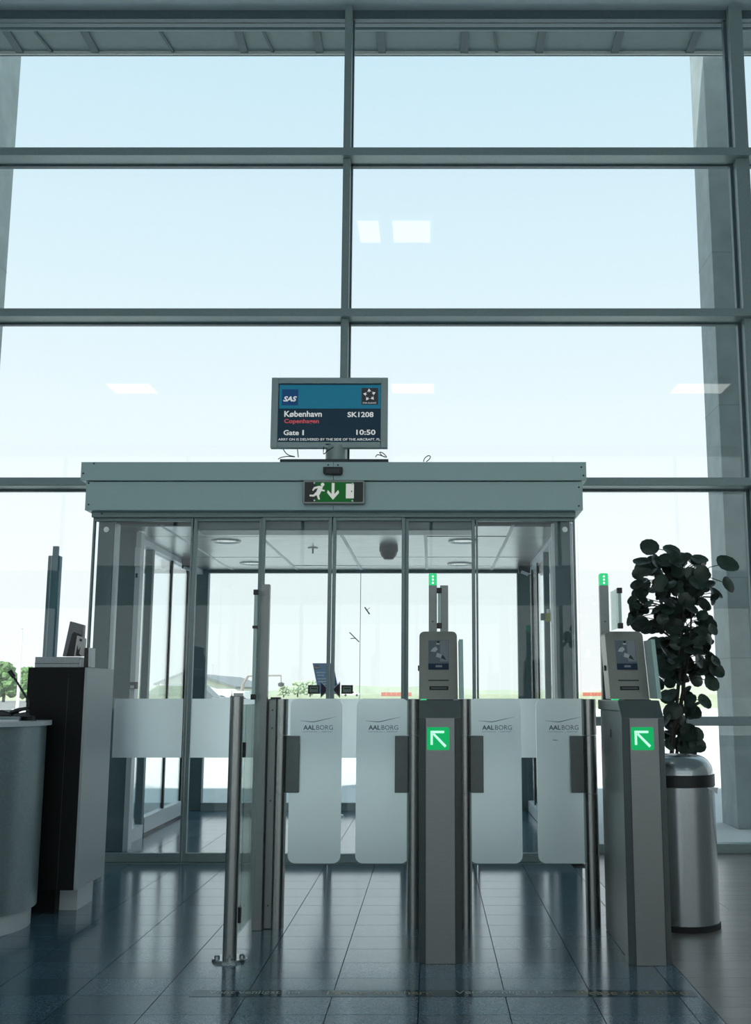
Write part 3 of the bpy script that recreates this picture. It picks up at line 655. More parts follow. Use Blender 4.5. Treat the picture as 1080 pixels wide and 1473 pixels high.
def pedestal(label, xa, xb, y0, barx, flapx, rotx, headc, headw, second_bar=None):
    cx = (xa + xb) / 2; c = 0.026
    g = thing('boarding_gate', label, 'turnstile', (cx, y0, 0), 'boarding gate pedestals')
    zf = 0.93
    MB().prism([(xa + 0.012, y0 + 0.06), (xb - 0.012, y0 + 0.06), (xb - 0.012, 4.985), (xa + 0.012, 4.985)], 'z', 0.0, 0.955).build('side_housing', STEEL, g, bevel=0.004)
    # front column with chamfered corners and a sloping top
    ft = [(xa, y0 + 0.10), (xa, y0 + c * 0.8), (xa + c, y0), (xb - c, y0), (xb, y0 + c * 0.8), (xb, y0 + 0.10)]
    m = MB(); n = len(ft)
    for p, q in ft: m.v.append((p, q, 0.0))
    for p, q in ft: m.v.append((p, q, zf if q < y0 + 0.05 else 0.998))
    m.f.append(tuple(range(n))[::-1]); m.f.append((n, n + 1, n + 4, n + 5)); m.f.append((n + 1, n + 2, n + 3, n + 4))
    for i in range(n): j = (i + 1) % n; m.f.append((i, j, n + j, n + i))
    m.build('front_column', STEEL, g, bevel=0.0015)
    for x in (xa + c, xb - c): box('edge_groove', DGRY, g, x - 0.0015, x + 0.0015, y0 - 0.0006, y0 + 0.001, 0.0, zf - 0.004)
    box('top_plate', STEEL, g, xa + 0.004, xb - 0.004, y0 + 0.10, 5.0, 0.955, 0.998, bevel=0.003)
    box('top_slot', BLK, g, cx - 0.055, cx + 0.055, y0 + 0.12, y0 + 0.30, 0.998, 1.001)
    # arrow light
    acx = cx - 0.008; az = (Zat(1046, y0) + Zat(1079, y0)) / 2; ah = 0.0445
    ar = MB().prism(rrect(acx - ah, acx + ah, az - ah, az + ah, 0.006, 3), 'y', y0 - 0.002, y0 + 0.002).build('arrow_light', ARG, g, label='lit green arrow sign')
    tk = 0.0045; yq_ = y0 - 0.003; q_ = 0.028; ox, oz = acx - q_ + 0.002, az + q_ - 0.002
    MB().box(ox - tk, ox + 0.050, yq_, y0 - 0.002, oz - tk, oz + tk).box(ox - tk, ox + tk, yq_, y0 - 0.002, oz - 0.050, oz + tk).hexa([(ox + s_[0], yq_ + s_[2], oz + s_[1]) for s_ in ((0.004, -0.010, 0), (0.010, -0.004, 0), (0.010, -0.004, 0.001), (0.004, -0.010, 0.001), (0.052, -0.060, 0), (0.059, -0.053, 0), (0.059, -0.053, 0.001), (0.052, -0.060, 0.001))]).build('arrow', ARW, ar)
    if headc: gate_head(g, headc, headw, y0 + 0.305)
    light_bar(g, barx[0], barx[1], 4.93)
    if second_bar: light_bar(g, second_bar[0], second_bar[1], 4.93, beacon=False)
    fx = (barx[1] + 0.004 + (second_bar[0] if second_bar else barx[1] + 0.022)) / 2
    glass_fin(g, fx, 4.72, 4.93, Zat(905, 4.8), Zat(848, 4.8))
    MB().disc(((barx[0] + barx[1]) / 2, 4.928, Zat(894, 4.93)), 0.004, 8, t=0.003).build('bar_screw', DGRY, g)
    for rx, sd_, (fa, fb) in zip(rotx, (-1, 1) if len(rotx) == 2 else (-1,), flapx):
        rotor(g, rx, 5.03, sd_); f4 = flap(g, fa, fb, sd_)
        if len(rotx) == 1: MB().prism([(fa + 0.068, Zat(1064.3, 5.045)), (fa + 0.088, Zat(1065.2, 5.045)), (fa + 0.103, Zat(1065, 5.045)), (fa + 0.086, Zat(1064, 5.045))], 'y', 5.0443, 5.045).build('scuff', INKM, f4)
    box('keyhole', DGRY, g, xa + 0.0095, xa + 0.0125, 4.70, 4.715, 0.84, 0.875)
    MB().prism([(y_, z_) for y_, z_ in rrect(y0 + 0.075, y0 + 0.092, 0.66, 0.86, 0.008, 3)], 'x', xa + 0.0085, xa + 0.0125).build('side_reader_slot', BLK, g)
    box('status_strip', BEAC, g, xa + 0.004, xa + 0.03, y0 + 0.24, y0 + 0.29, 0.998, 1.003)
    return g
pedestal('brushed steel gate pedestal between both passages with flaps on each side', -0.048, 0.12, 4.375, (-0.011, 0.0265), [(-0.342, -0.102), (0.174, 0.412)], (-0.077, 0.150), 0.031, 0.166, second_bar=(0.0415, 0.078))
pedestal('brushed steel gate pedestal beside the plant and bin with one flap', 0.757, 0.925, 4.345, (0.772, 0.812), [(0.482, 0.728)], (0.722,), 0.845, 0.166)
# left end post
g = thing('boarding_gate', 'narrow steel gate end post with tall bar and one flap, beside the slim pole', 'turnstile', (-0.72, 5.0, 0), 'boarding gate pedestals')
zb1 = Zat(841, 4.98)
box('tall_bar', STEEL, g, -0.785, -0.744, 4.96, 5.0, 0.0, zb1, bevel=0.002)
box('rear_bar', STEEL, g, -0.80, -0.772, 5.06, 5.09, 0.0, zb1, bevel=0.002)
box('glass_edge_strip', GEDGE, g, -0.7925, -0.7855, 5.0, 5.06, 0.08, zb1 - 0.01)
box('flat_body', STEEL, g, -0.744, -0.706, 4.995, 5.06, 0.0, 1.0, bevel=0.004)
box('body_groove', DGRY, g, -0.7445, -0.7385, 4.992, 4.9955, 0.0, 0.99)
for z in (0.95, 0.87, 0.55, 0.1): MB().disc((-0.722, 4.992, z), 0.004, 8, t=0.003).build('screw', DGRY, g)
box('top_cap', BLK, g, -0.735, -0.69, 5.01, 5.04, 1.0, 1.008)
rotor(g, -0.688, 5.03, 1); flap(g, -0.646, -0.408, 1)
glass_fin(g, -0.797, 4.905, 4.96, 1.0, Zat(848, 4.9))
box('fin_clamp', BLK, g, -0.808, -0.786, 4.897, 4.917, Zat(904, 4.9), Zat(900, 4.9))

# slim pole with glass panel
px_, py_ = G(330, 1381)
bp = thing('barrier_pole', 'slim round steel pole on a bolted floor flange with a clear glass panel', 'pole', (px_, py_, 0))
zp = Zat(1001, py_)
MB().lathe([(0, 0.008), (0.0275, 0.008), (0.0275, zp - 0.002), (0.0255, zp), (0, zp)], px_, py_, 28).build('tube', STEELV, bp, smooth=True)
MB().lathe([(0, 0), (0.068, 0), (0.068, 0.006), (0.064, 0.010), (0, 0.010)], px_, py_, 32).build('flange', STEELP, bp, smooth=True)
for a in (0.2, 1.77, 3.34, 4.91): MB().lathe([(0.011, 0.010), (0.011, 0.017), (0.006, 0.021), (0, 0.021)], px_ + 0.048 * math.cos(a), py_ + 0.048 * math.sin(a), 10).build('bolt', STEELP, bp, smooth=True)
box('glass_panel', GLASSG, bp, px_ + 0.004, px_ + 0.012, py_ + 0.035, 4.955, 0.07, 0.98)
for z in (0.80, 0.16): box('glass_clamp', BLK, bp, px_ - 0.002, px_ + 0.034, py_ + 0.028, py_ + 0.05, z - 0.03, z + 0.03, bevel=0.003)

# floor strip with writing
fs = thing('floor_strip', 'dark glossy strip across the floor tiles with faint waiting instructions', 'floor marking', (0.06, 3.96, 0))
ya, yb2 = G(620, 1434)[1], G(620, 1424.5)[1]
xa, xb = -0.83, 0.915
box('strip', STRIP, fs, xa, xb, ya, yb2, 0.0, 0.001)
def strip_text(s, m, p0, p1):
    x0_, x1_ = G(p0, 1430)[0], G(p1, 1430)[0]
    text('strip_text', s, m, fs, x0_, ya + 0.022, 0.0014, x1_ - x0_, (yb2 - ya) * 0.62, flat=True, bold=0.01)
strip_text('Vent venligst her', STW, 298, 435); strip_text('Please wait here', STY, 470, 622)
strip_text('Vent venligst her', STW, 655, 800); strip_text('Please wait here', STY, 830, 988)

# ------------------------------------------------------------------ bin
bx, by, br = 1.125, 5.075, 0.166
yfz = by - br
bn = thing('waste_bin', 'tall brushed steel waste bin with domed top and black band', 'bin', (bx, by, 0))
zb_, zc_, zd_ = Zat(1134, yfz), Zat(1116, yfz), Zat(1085, by)
MB().lathe([(0, 0), (br + 0.004, 0), (br + 0.004, 0.022), (br - 0.003, 0.026), (0, 0.026)], bx, by, 40).build('base_ring', RUB, bn, smooth=True)
MB().lathe([(0, 0.026), (br, 0.026), (br, zb_), (0, zb_)], bx, by, 40).build('body', STEELP, bn, smooth=True)
MB().lathe([(br - 0.004, zb_), (br + 0.003, zb_ + 0.002), (br + 0.003, zc_ - 0.002), (br - 0.004, zc_)], bx, by, 40).build('rim_band', BLK, bn, smooth=True)
dome = [(br - 0.004, zc_)]
for i in range(0, 10):
    a = i / 10 * math.pi / 2; dome.append((0.085 + (br - 0.087) * math.cos(a), zc_ + (zd_ - zc_) * math.sin(a)))
dome += [(0.085, zd_), (0.082, zd_ - 0.03), (0.08, zd_ - 0.03)]
MB().lathe(dome, bx, by, 40).build('dome_lid', STEELP, bn, smooth=True)
MB().lathe([(0.0, zd_ - 0.05), (0.083, zd_ - 0.045)], bx, by, 24).build('opening', BLK, bn)
MB().prism([(bx + 0.10, zb_), (bx + 0.155, zb_), (bx + 0.15, zb_ - 0.028), (bx + 0.125, zb_ - 0.012)], 'y', by - 0.125, by - 0.123).build('bag_edge', WHT, bn)

# ------------------------------------------------------------------ plant
ppx, ppy = 1.285, 5.78
pl = thing('potted_plant', 'tall bushy potted plant with round dark green leaves behind the bin', 'plant', (ppx, ppy, 0))
pt = MB().lathe([(0, 0), (0.10, 0), (0.125, 0.42), (0.13, 0.42), (0.13, 0.45), (0.115, 0.45), (0.11, 0.41), (0, 0.41)], ppx, ppy, 32).build('pot', POT, pl, smooth=True)
MB().lathe([(0, 0.425), (0.112, 0.42)], ppx, ppy, 24).build('soil', SOIL, pl)
rng = random.Random(11)
def leaf_mesh(cup):
    m = MB(); n = 12
    m.v.append((0, 0, -cup)); 
    for r, z in ((0.55, -cup * 0.7), (1.0, 0)):
        for i in range(n):
            a = 2 * math.pi * i / n; k = 1 + 0.10 * math.cos(a); m.v.append((r * k * math.cos(a), 0.86 * r * math.sin(a), z - 0.04 * math.cos(3 * a)))
    for i in range(n):
        j = (i + 1) % n; m.f.append((0, 1 + i, 1 + j)); m.f.append((1 + i, 1 + n + i, 1 + n + j, 1 + j))
    return m.mesh('leaf', LEAF, True)
lmes = [leaf_mesh(c) for c in (0.10, 0.20, -0.12)]
stems_top = []
stm = []
for px, yy in ((972, 0.0), (984, 0.08), (996, -0.06), (1004, 0.04), (978, -0.1)):
    x0_ = ppx + rng.uniform(-0.07, 0.07); y0_ = ppy + yy
    zt_ = rng.uniform(1.45, 1.75); xt = Xat(px - 8, 850, ppy) + rng.uniform(-0.10, 0.10)
    path = [(x0_ + (xt - x0_) * u_ ** 1.3 + 0.015 * math.sin(7 * u_ + px), y0_ + 0.02 * math.sin(5 * u_), 0.42 + (zt_ - 0.42) * u_) for u_ in [i / 9 for i in range(10)]]
    MB().tube(path, 0.010, 7, 0.004).build('stem', STEM, pl, smooth=True); stm += path[3:]
pet = MB()
def add_leaf(px, py, y, s, nrm=None, spin=None):
    x, z = P(px, py, y)
    if nrm is None:
        nrm = Vector((rng.gauss(0, 0.55), -0.75 + rng.gauss(0, 0.3), 0.55 + rng.gauss(0, 0.45)))
    qn = Vector(nrm).normalized().to_track_quat('Z', 'Y') @ Euler((0, 0, rng.uniform(0, 6.28) if spin is None else spin)).to_quaternion()
    o = bpy.data.objects.new('leaf', rng.choice(lmes)); COL.objects.link(o); o.parent = pl
    o.location = Vector((x, y, z)) - pl.location; o.rotation_mode = 'QUATERNION'; o.rotation_quaternion = qn; o.scale = (s, s, s)
    st_ = min(stm, key=lambda p: (p[0] - x) ** 2 + (p[1] - y) ** 2 + (p[2] - z + 0.05) ** 2)
    a = Vector(st_); b = Vector((x, y, z)); mid = (a + b) / 2 + Vector((0, 0, 0.03))
    pet.tube([a, mid, b], 0.0022, 4)
prof = [(795, 936, 985), (815, 912, 1020), (835, 915, 1026), (855, 925, 1030), (875, 906, 1026), (895, 900, 1024), (905, 895, 1020), (920, 930, 1022), (950, 940, 1022), (975, 944, 1020), (1000, 952, 1010), (1030, 956, 1000), (1060, 958, 996), (1082, 960, 992)]
def span(y):
    for (a, l0, r0), (b, l1, r1) in zip(prof, prof[1:]):
        if a <= y <= b:
            u_ = (y - a) / (b - a); return l0 + (l1 - l0) * u_, r0 + (r1 - r0) * u_
n_l = 0
while n_l < 272:
    y_ = rng.uniform(797, 1080)
    if y_ > 985 and rng.random() < 0.6: continue
    l0, r0 = span(y_)
    add_leaf(rng.uniform(l0, r0), y_, ppy + rng.uniform(-0.30, 0.30) * (1.0 if y_ < 960 else 0.5), rng.choice((rng.uniform(0.028, 0.040), rng.uniform(0.040, 0.055)))); n_l += 1
for px, py, s, nn, sp in ((933, 787, .055, (0.1, -1, .3), .2), (965, 791, .052, (.2, -.7, .7), .3), (922, 807, .050, (-.1, -.55, .8), 0), (1005, 804, .050, (.1, -.6, .7), .1), (1045, 810, .066, (.2, -.75, .5), -.3), (1047, 840, .048, (.5, -.7, .2), -.9),
                          (918, 825, .040, (-.2, -1, .2), 1), (915, 841, .038, (-.4, -.7, .5), .5), (914, 853, .028, (-.5, -.7, .2), .8), (909, 863, .034, (-.6, -.6, .4), .6), (1029, 852, .045, (.5, -.6, .6), -.7), (1025, 905, .036, (.5, -.8, .2), -.6), (1020, 919, .032, (.6, -.6, .1), -1),
                          (1029, 950, .036, (.5, -.7, .3), -.7), (1030, 963, .050, (.3, -.8, .3), -.6), (1023, 982, .050, (.4, -.9, .2), -.5), (1013, 1008, .045, (.4, -.8, .4), -1), (1003, 1055, .04, (.4, -.9, .2), -.6), (1002, 1071, .05, (.2, -.9, .3), -.3)):
    add_leaf(px, py, ppy - 0.12, s, nn, sp)
pet.build('petioles', STEM, pl)['kind'] = 'stuff'

# ------------------------------------------------------------------ podium and desk
pd = thing('podium', 'tall narrow black podium with grey side on a white plinth', 'podium', (-1.80, 5.45, 0))
y0, y1 = 5.25, 5.69; xr = -1.655; xl = -1.94; z0, z1 = 0.12, Zat(960, 5.25)
box('front_panel', BLACKL, pd, xl, xr - 0.012, y0, y1, z0, z1, bevel=0.002)
box('side_panel', GREYL, pd, xr - 0.012, xr, y0, y1, z0, z1, bevel=0.001)
box('plinth', PLIN, pd, -1.785, -1.70, 5.42, 5.66, 0.0, z0); box('plinth_front', BLACKL, pd, -1.93, -1.786, 5.36, 5.66, 0.0, z0)
box('panel_seam', DGRY, pd, xl + 0.195, xl + 0.197, y0 - 0.0006, y0 + 0.002, z0, z1 - 0.05)
ZP = z1
def cX(px, py=950, y=5.35): return Xat(px, py, y)
o = thing('flat_case', 'flat grey metal case lying on top of the podium', 'case', (cX(86), 5.42, ZP))
box('body', GREYL, o, cX(54.5), cX(118), 5.31, 5.50, ZP, Zat(945, 5.31), bevel=0.003); box('lid_line', ALUD, o, cX(54.5), cX(118), 5.309, 5.3105, Zat(955, 5.31), Zat(954, 5.31)); box('end_plate', WHT, o, cX(118), cX(119.5), 5.315, 5.495, ZP + 0.004, Zat(949, 5.31))
ZK = Zat(945, 5.31)
o = thing('desk_monitor', 'small tilted monitor seen from behind, standing on the flat case', 'monitor', (cX(104), 5.44, ZK))
def slab(pts_px, y0_, y1_, dyt=0.0):   # outline in pixels at depth y0_, with its own thickness
    b = [(Xat(p, q, y0_), y0_, Zat(q, y0_)) for p, q in pts_px]; m = MB(); n = len(b)
    m.v = b + [(x, y1_, z) for x, y, z in b]; m.f = [tuple(range(n)), tuple(range(2 * n - 1, n - 1, -1))] + [(i, n + i, n + (i + 1) % n, (i + 1) % n) for i in range(n)]
    return m
slab([(89.5, 944), (100.5, 893.5), (120, 899), (117, 944)], 5.42, 5.46).build('back_shell', mat('monitor_back', (0.22, 0.23, 0.24), 0.4), o, bevel=0.004)
slab([(95, 944), (103.5, 912), (106, 909), (117, 914), (113, 944)], 5.40, 5.42).build('mount', BLK, o, bevel=0.002)
o = thing('card_reader', 'white card reader with dark symbol leaning against the small monitor', 'card reader', (cX(114), 5.38, ZK))
slab([(106, 944), (110.5, 914), (122.5, 918.5), (120.5, 944)], 5.36, 5.385).build('body', mat('reader_cream', (0.66, 0.62, 0.60), 0.45), o, bevel=0.003)
slab([(114.5, 918.5), (118, 919.5), (117.5, 923), (114, 922)], 5.358, 5.36).build('symbol', BLK, o)
slab([(109.5, 938), (111, 928), (112.5, 936), (115.5, 931), (113.5, 940), (117, 944), (109, 943)], 5.357, 5.36).build('cord', BLK, o)
o = thing('scanner_stand', 'small black upright scanner with white side on the podium edge', 'scanner', (cX(126), 5.35, ZP))
slab([(120, 960), (121.5, 932), (127, 931.5), (126.5, 960)], 5.30, 5.36).build('body', BLK, o, bevel=0.003); slab([(126.6, 960), (127.1, 931.5), (131, 932), (130.5, 960)], 5.30, 5.37).build('side', ALUW, o, bevel=0.002)

# round desk
dk = thing('round_desk', 'curved grey check-in desk with pale top edge and white plinth', 'desk', (-2.16, 5.0, 0))
cxd, cyd, rd = -2.165, 5.03, 0.385
def dsh(r, z0_, z1_, back=5.20):
    pts = []; amax = math.asin(min(1, (back - cyd) / r))
    for i in range(41):
        a = amax - (math.pi + 2 * amax) * i / 40; pts.append((cxd + r * math.cos(a), cyd + r * math.sin(a)))
    return MB().prism(pts, 'z', z0_, z1_)
zd = Zat(1037, cyd)
dsh(rd, 0.085, zd - 0.02).build('body', DESK, dk, smooth=True); dsh(rd - 0.022, 0.0, 0.085).build('plinth', PLIN, dk, smooth=True); dsh(rd + 0.022, zd - 0.02, zd, 5.21).build('top', PLIN, dk, smooth=True)
o = thing('microphone', 'black gooseneck microphone on the curved desk', 'microphone', (Xat(40, 1025, 5.1), 5.1, zd))
ym = 5.10
pts = [(Xat(p, q, ym), ym, Zat(q, ym)) for p, q in ((40.5, 1024), (41, 1008), (36, 1000), (30, 990), (25, 982), (20, 974))]
MB().tube(pts, 0.005, 8).build('gooseneck', BLK, o, smooth=True); MB().tube([pts[-1], (Xat(14, 965, ym), ym, Zat(965, ym))], 0.010, 10).build('capsule', BLK, o, smooth=True)
MB().lathe([(0, zd), (0.04, zd), (0.036, zd + 0.02), (0, zd + 0.024)], pts[0][0], ym, 20).build('foot', BLK, o, smooth=True)
o = thing('desk_phone', 'black desk telephone lying on the curved desk', 'telephone', (-2.0, 4.98, zd))
yv = 4.95
slab([(-12, 1031), (-12, 1022), (2, 1021), (14, 1025), (17, 1031)], yv, yv + 0.12).build('body', BLK, o, bevel=0.006); slab([(10, 1024.5), (24, 1018.5), (38, 1016.5), (40, 1021), (27, 1023), (15, 1027)], yv + 0.02, yv + 0.07).build('handset', BLK, o, bevel=0.005)
slab([(14, 1031), (20, 1027), (36, 1024), (38, 1031)], yv + 0.02, yv + 0.07).build('cradle', DGRY, o, bevel=0.004)

# sign on a stand inside the vestibule
ysg = 9.35
o = thing('sign_stand', 'blue leaning information sign on a floor stand inside the vestibule', 'sign', (Xat(474, 1100, ysg), ysg, 0))
xp = Xat(474, 1000, ysg)
MB().lathe([(0, 0), (0.13, 0), (0.13, 0.012), (0.03, 0.03), (0, 0.03)], xp, ysg + 0.03, 28).build('base', WHT, o, smooth=True)
MB().tube([(xp, ysg + 0.03, 0.02), (xp, ysg + 0.03, 1.02)], 0.015, 10).build('post', STEELP, o, smooth=True)
slab([(458, 998), (449.5, 954), (479, 954), (487.5, 998.5)], ysg, ysg + 0.025).build('panel', BLUEP, o, bevel=0.001)
slab([(453.5, 963), (452.5, 957), (458.8, 957), (459.8, 963)], ysg - 0.001, ysg).build('logo_patch', NAVY, o)
slab([(453.6, 961), (453.4, 960), (458.6, 960), (458.8, 961)], ysg - 0.0016, ysg - 0.001).build('logo_mark', PHL, o)
for k, (p, q) in enumerate(((455, 966.5), (456, 970.5), (456.5, 975.5), (458, 979.5), (463, 983))): slab([(p, q + 1.8), (p - 0.3, q), (p + (13, 10, 14, 11, 7)[k], q), (p + (13.3, 10.3, 14.3, 11.3, 7.3)[k], q + 1.8)], ysg - 0.001, ysg).build('print_bar', BLUEL, o)

# ------------------------------------------------------------------ outside
gd = MB().box(-400, 400, YF + 0.06, 75, -0.4, -0.03).box(-400, -10.2, -200, YF + 0.06, -0.4, -0.03).box(10.2, 400, -200, YF + 0.06, -0.4, -0.03).box(-10.2, 10.2, -200, -7.2, -0.4, -0.03)
o = gd.build('ground_apron', CONCG); tag(o, 'pale sunlit concrete apron outside the terminal', 'ground', kind='structure')
o = box('ground_field', GRASS, None, -700, 700, 75, 900, -0.5, -0.05); tag(o, 'pale dry grass field beyond the apron', 'ground', kind='structure')
o = box('ground_asphalt', ASPH, None, -120, -27, 62, 140, -0.1, -0.02); tag(o, 'grey asphalt road in front of the green trees', 'ground', kind='structure')
yc = 8.76
for xa, w_, lb in ((Xat(1011, 80, yc), 0.20, 'next to the plant'), (Xat(31, 80, yc + 0.46) - 0.20, 0.20, 'beyond the black podium')):
    o = thing('concrete_column', 'slim concrete roof column outside the glass wall ' + lb, 'column', (xa + w_ / 2, yc, -0.03), 'outdoor concrete columns')
    box('shaft', CONC, o, xa, xa + w_, yc, yc + 0.46, -0.03, 7.4, bevel=0.006)
    for z in (1.30, 1.95, 3.4, 4.75): box('pour_joint', mat('joint_%s_%d' % (lb[:3], int(z * 100)), (0.22, 0.27, 0.27), 0.8), o, xa - 0.001, xa + w_ + 0.001, yc - 0.001, yc + 0.461, z, z + 0.008)
yp = 8.5
o = thing('steel_post', 'blue grey steel post with narrow tip standing outside behind the podium', 'post', (Xat(70, 1000, yp), yp, -0.03))
xq = (Xat(69, 800, yp) + Xat(86, 800, yp)) / 2
MB().box(xq - 0.047, xq + 0.047, yp, yp + 0.07, -0.03, Zat(799, yp)).build('shaft', POSTB, o, bevel=0.008); box('rib', ALU, o, xq - 0.022, xq - 0.012, yp - 0.004, yp, 0.0, Zat(800, yp)); box('tip', POSTB, o, xq - 0.020, xq + 0.024, yp + 0.02, yp + 0.05, Zat(799, yp), Zat(785, yp), bevel=0.003)
yq = 70.0
o = thing('flagpole', 'thin white flagpole in front of the green trees', 'pole', (Xat(27, 1015, yq), yq, -0.03))
xg = Xat(26, 1000, yq); MB().tube([(xg, yq, -0.03), (xg, yq, Zat(905, yq))], 0.10, 10, 0.06).build('pole', WHB, o, smooth=True); MB().lathe([(0, Zat(905, yq)), (0.12, Zat(905, yq) + 0.05), (0, Zat(905, yq) + 0.22)], xg, yq, 10).build('finial', WHB, o, smooth=True)
def tree(lab, px, ptop, y, wpx, m, seed, group):
    rg = random.Random(seed); x = Xat(px, 990, y); zt_ = Zat(ptop, y); w = wpx * y / 1574.0
    t_ = thing('tree', lab, 'tree', (x, y, -0.05), group)
    MB().tube([(x, y, -0.05), (x + 0.1, y, zt_ * 0.55)], 0.02 * zt_ + 0.08, 8).build('trunk', STEM, t_)
    bm = bmesh.new()
    for i in range(95):
        a = rg.uniform(0, 6.28); rr = (w / 2) * math.sqrt(rg.random()) * 0.8; zz = rg.uniform(0.15, 0.86) ** 0.9 * zt_
        sh = 1.0 - max(0, (zz / zt_ - 0.45)) * 1.2
        s_ = rg.uniform(0.06, 0.12) * max(zt_, w * 0.8, 1.0)
        ret = bmesh.ops.create_icosphere(bm, subdivisions=2, radius=1.0)
        for v in ret['verts']:
            k = 1 + rg.uniform(-0.28, 0.28); v.co = Vector((x + rr * sh * math.cos(a), y + rr * sh * math.sin(a) * 0.6, zz)) + v.co * s_ * k
    me = bpy.data.meshes.new('crown'); bm.to_mesh(me); bm.free(); me.materials.append(m)
    link(bpy.data.objects.new('crown', me), t_)
tree('taller leafy green tree beside the white flagpole', 6, 950, 120, 46, TREE, 1, 'green trees by the road')
tree('smaller leafy green tree beside the white flagpole', 40, 957, 116, 34, TREE, 2, 'green trees by the road')
tree('low green tree beside the road past the podium', -30, 955, 122, 50, TREE, 3, 'green trees by the road')
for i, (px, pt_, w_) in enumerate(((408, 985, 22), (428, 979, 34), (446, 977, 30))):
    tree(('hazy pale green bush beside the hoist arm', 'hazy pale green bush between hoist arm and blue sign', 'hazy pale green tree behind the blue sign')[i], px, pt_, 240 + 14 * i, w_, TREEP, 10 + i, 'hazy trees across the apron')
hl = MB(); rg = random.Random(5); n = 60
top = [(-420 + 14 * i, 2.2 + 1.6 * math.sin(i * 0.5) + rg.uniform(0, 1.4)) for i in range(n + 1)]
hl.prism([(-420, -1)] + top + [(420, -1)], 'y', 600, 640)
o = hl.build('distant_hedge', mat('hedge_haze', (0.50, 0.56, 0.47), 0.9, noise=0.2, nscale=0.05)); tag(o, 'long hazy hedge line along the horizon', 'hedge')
# hangar
yh = 170.0
o = thing('hangar', 'grey roofed hangar with pale walls across the apron', 'building', (Xat(330, 1000, yh), yh, -0.05))
def hX(px, y=yh): return Xat(px, 985, y)
MB().prism([(hX(225), -0.05), (hX(338), -0.05), (hX(338), Zat(989, yh)), (hX(292), Zat(974, yh)), (hX(262), Zat(968, yh)), (hX(225), Zat(982, yh))], 'y', yh, yh + 25).build('wall', WHB, o)
MB().prism([(hX(222), Zat(983, yh)), (hX(262), Zat(967, yh)), (hX(294), Zat(972, yh)), (hX(340), Zat(987.5, yh)), (hX(340), Zat(990.5, yh)), (hX(294), Zat(977, yh)), (hX(262), Zat(970, yh)), (hX(222), Zat(985.5, yh))], 'y', yh - 0.6, yh + 25.5).build('roof', ROOFG, o)
for k in range(4): box('hangar_door', ROOFG, o, hX(280 + 12 * k), hX(288 + 12 * k), yh - 0.15, yh, -0.05, Zat(993, yh))
yt2 = 150.0
o = thing('hall_roof', 'large hall with low pale gable behind the tank', 'building', (Xat(320, 1000, 300), 300, -0.05))
MB().prism([(hX(300, 300), -0.05), (hX(348, 300), -0.05), (hX(348, 300), Zat(983, 300)), (hX(318, 300), Zat(973, 300)), (hX(300, 300), Zat(978, 300))], 'y', 300, 330).build('wall', WHB, o)
MB().prism([(hX(298, 300), Zat(978.5, 300)), (hX(318, 300), Zat(972, 300)), (hX(350, 300), Zat(983, 300)), (hX(350, 300), Zat(984.5, 300)), (hX(318, 300), Zat(974, 300)), (hX(298, 300), Zat(980, 300))], 'y', 299, 331).build('roof', ROOFG, o)
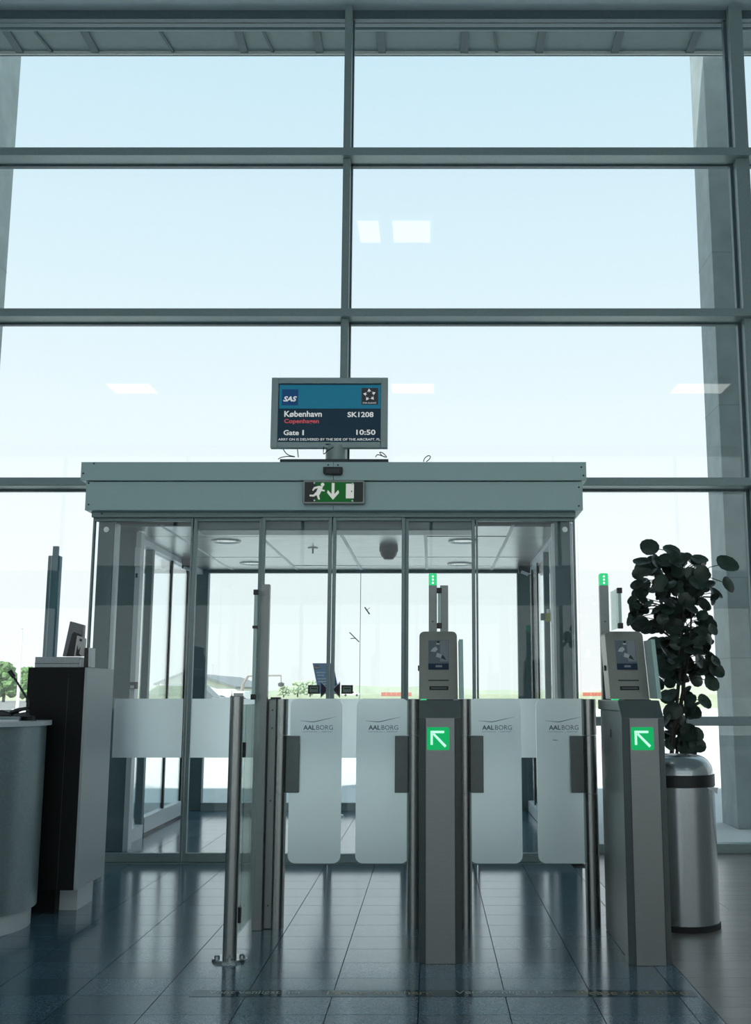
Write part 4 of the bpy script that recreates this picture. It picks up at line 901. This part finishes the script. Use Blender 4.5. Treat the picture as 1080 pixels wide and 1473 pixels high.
# tank truck with hoist arm
yk = 60.0
def kX(px): return Xat(px, 990, yk)
def kZ(py): return Zat(py, yk)
o = thing('hoist_truck', 'white service truck with folding hoist arm parked on the apron', 'truck', (kX(340), yk, -0.03))
xm = kX(328); MB().prism(rrect(kX(293), kX(333), kZ(1003), kZ(991), 0.2, 4), 'y', yk, yk + 2.0).build('tank', WHB, o)
box('cab', WHB, o, kX(334), kX(352), yk, yk + 2.0, kZ(1020), kZ(994), bevel=0.1); box('windscreen', DGRY, o, kX(336), kX(350), yk - 0.02, yk, kZ(1003), kZ(997)); box('chassis', DGRY, o, kX(291), kX(350), yk + 0.3, yk + 1.7, kZ(1014), kZ(1004))
for p in (298, 318, 344): MB().disc((kX(p), yk - 0.05, 0.42), 0.45, 18, 'y', 0.4).build('wheel', BLK, o)
ARM = mat('hoist_arm_tan', (0.28, 0.25, 0.22), 0.6)
for a, b, r in (((343, 995), (345, 984), .10), ((345, 984), (352, 972), .07), ((352, 972), (400, 971), .05), ((400, 971), (400.5, 981), .03)):
    MB().tube([(kX(a[0]), yk + 1, kZ(a[1])), (kX(b[0]), yk + 1, kZ(b[1]))], r, 8).build('arm', ARM, o)
MB().lathe([(0, kZ(988)), (0.16, kZ(987)), (0.18, kZ(983)), (0.05, kZ(981)), (0, kZ(981))], kX(400.5), yk + 1, 14).build('basket', DGRY, o, smooth=True)
# white cars and low things on the apron
def car(lab, px, y, m, ln=4.2, flip=1):
    x = Xat(px, 1000, y); t_ = thing('parked_car', lab, 'car', (x, y, -0.04), 'cars on the apron'); h2 = ln / 2
    MB().prism([(x - h2, 0.25), (x + h2, 0.25), (x + h2, 0.75), (x + h2 * 0.55, 0.85), (x + h2 * 0.28, 1.38), (x - h2 * 0.55, 1.42), (x - h2 * 0.92, 0.9), (x - h2, 0.8)], 'y', y, y + 1.7).build('body', m, t_, bevel=0.08)
    box('side_window', DGRY, t_, x - h2 * 0.58, x + h2 * 0.30, y - 0.02, y + 0.01, 0.88, 1.28)
    for k in (-0.62, 0.62): MB().disc((x + k * h2, y - 0.03, 0.28), 0.32, 16, 'y', 0.25).build('wheel', BLK, t_)
car('grey car parked outside past the vestibule side door', 268, 48, mat('car_grey', (0.16, 0.18, 0.19), 0.3, 0.3)); car('small distant white car far across the apron', 505, 300, WHB, 5.0)
for px0, px1, y, m, lb in ((548, 592, 320, REDP, 'longer low red barrier on the horizon'), (838, 866, 330, REDP, 'shorter low red barrier on the horizon')):
    a, b = Xat(px0, 997, y), Xat(px1, 997, y)
    o = thing('red_barrier', lb, 'barrier', ((a + b) / 2, y, -0.05), 'red barriers')
    for k in range(6): box('segment', m, o, a + (b - a) * k / 6 + 0.05, a + (b - a) * (k + 1) / 6 - 0.05, y, y + 0.6, -0.05, 1.05, bevel=0.05)
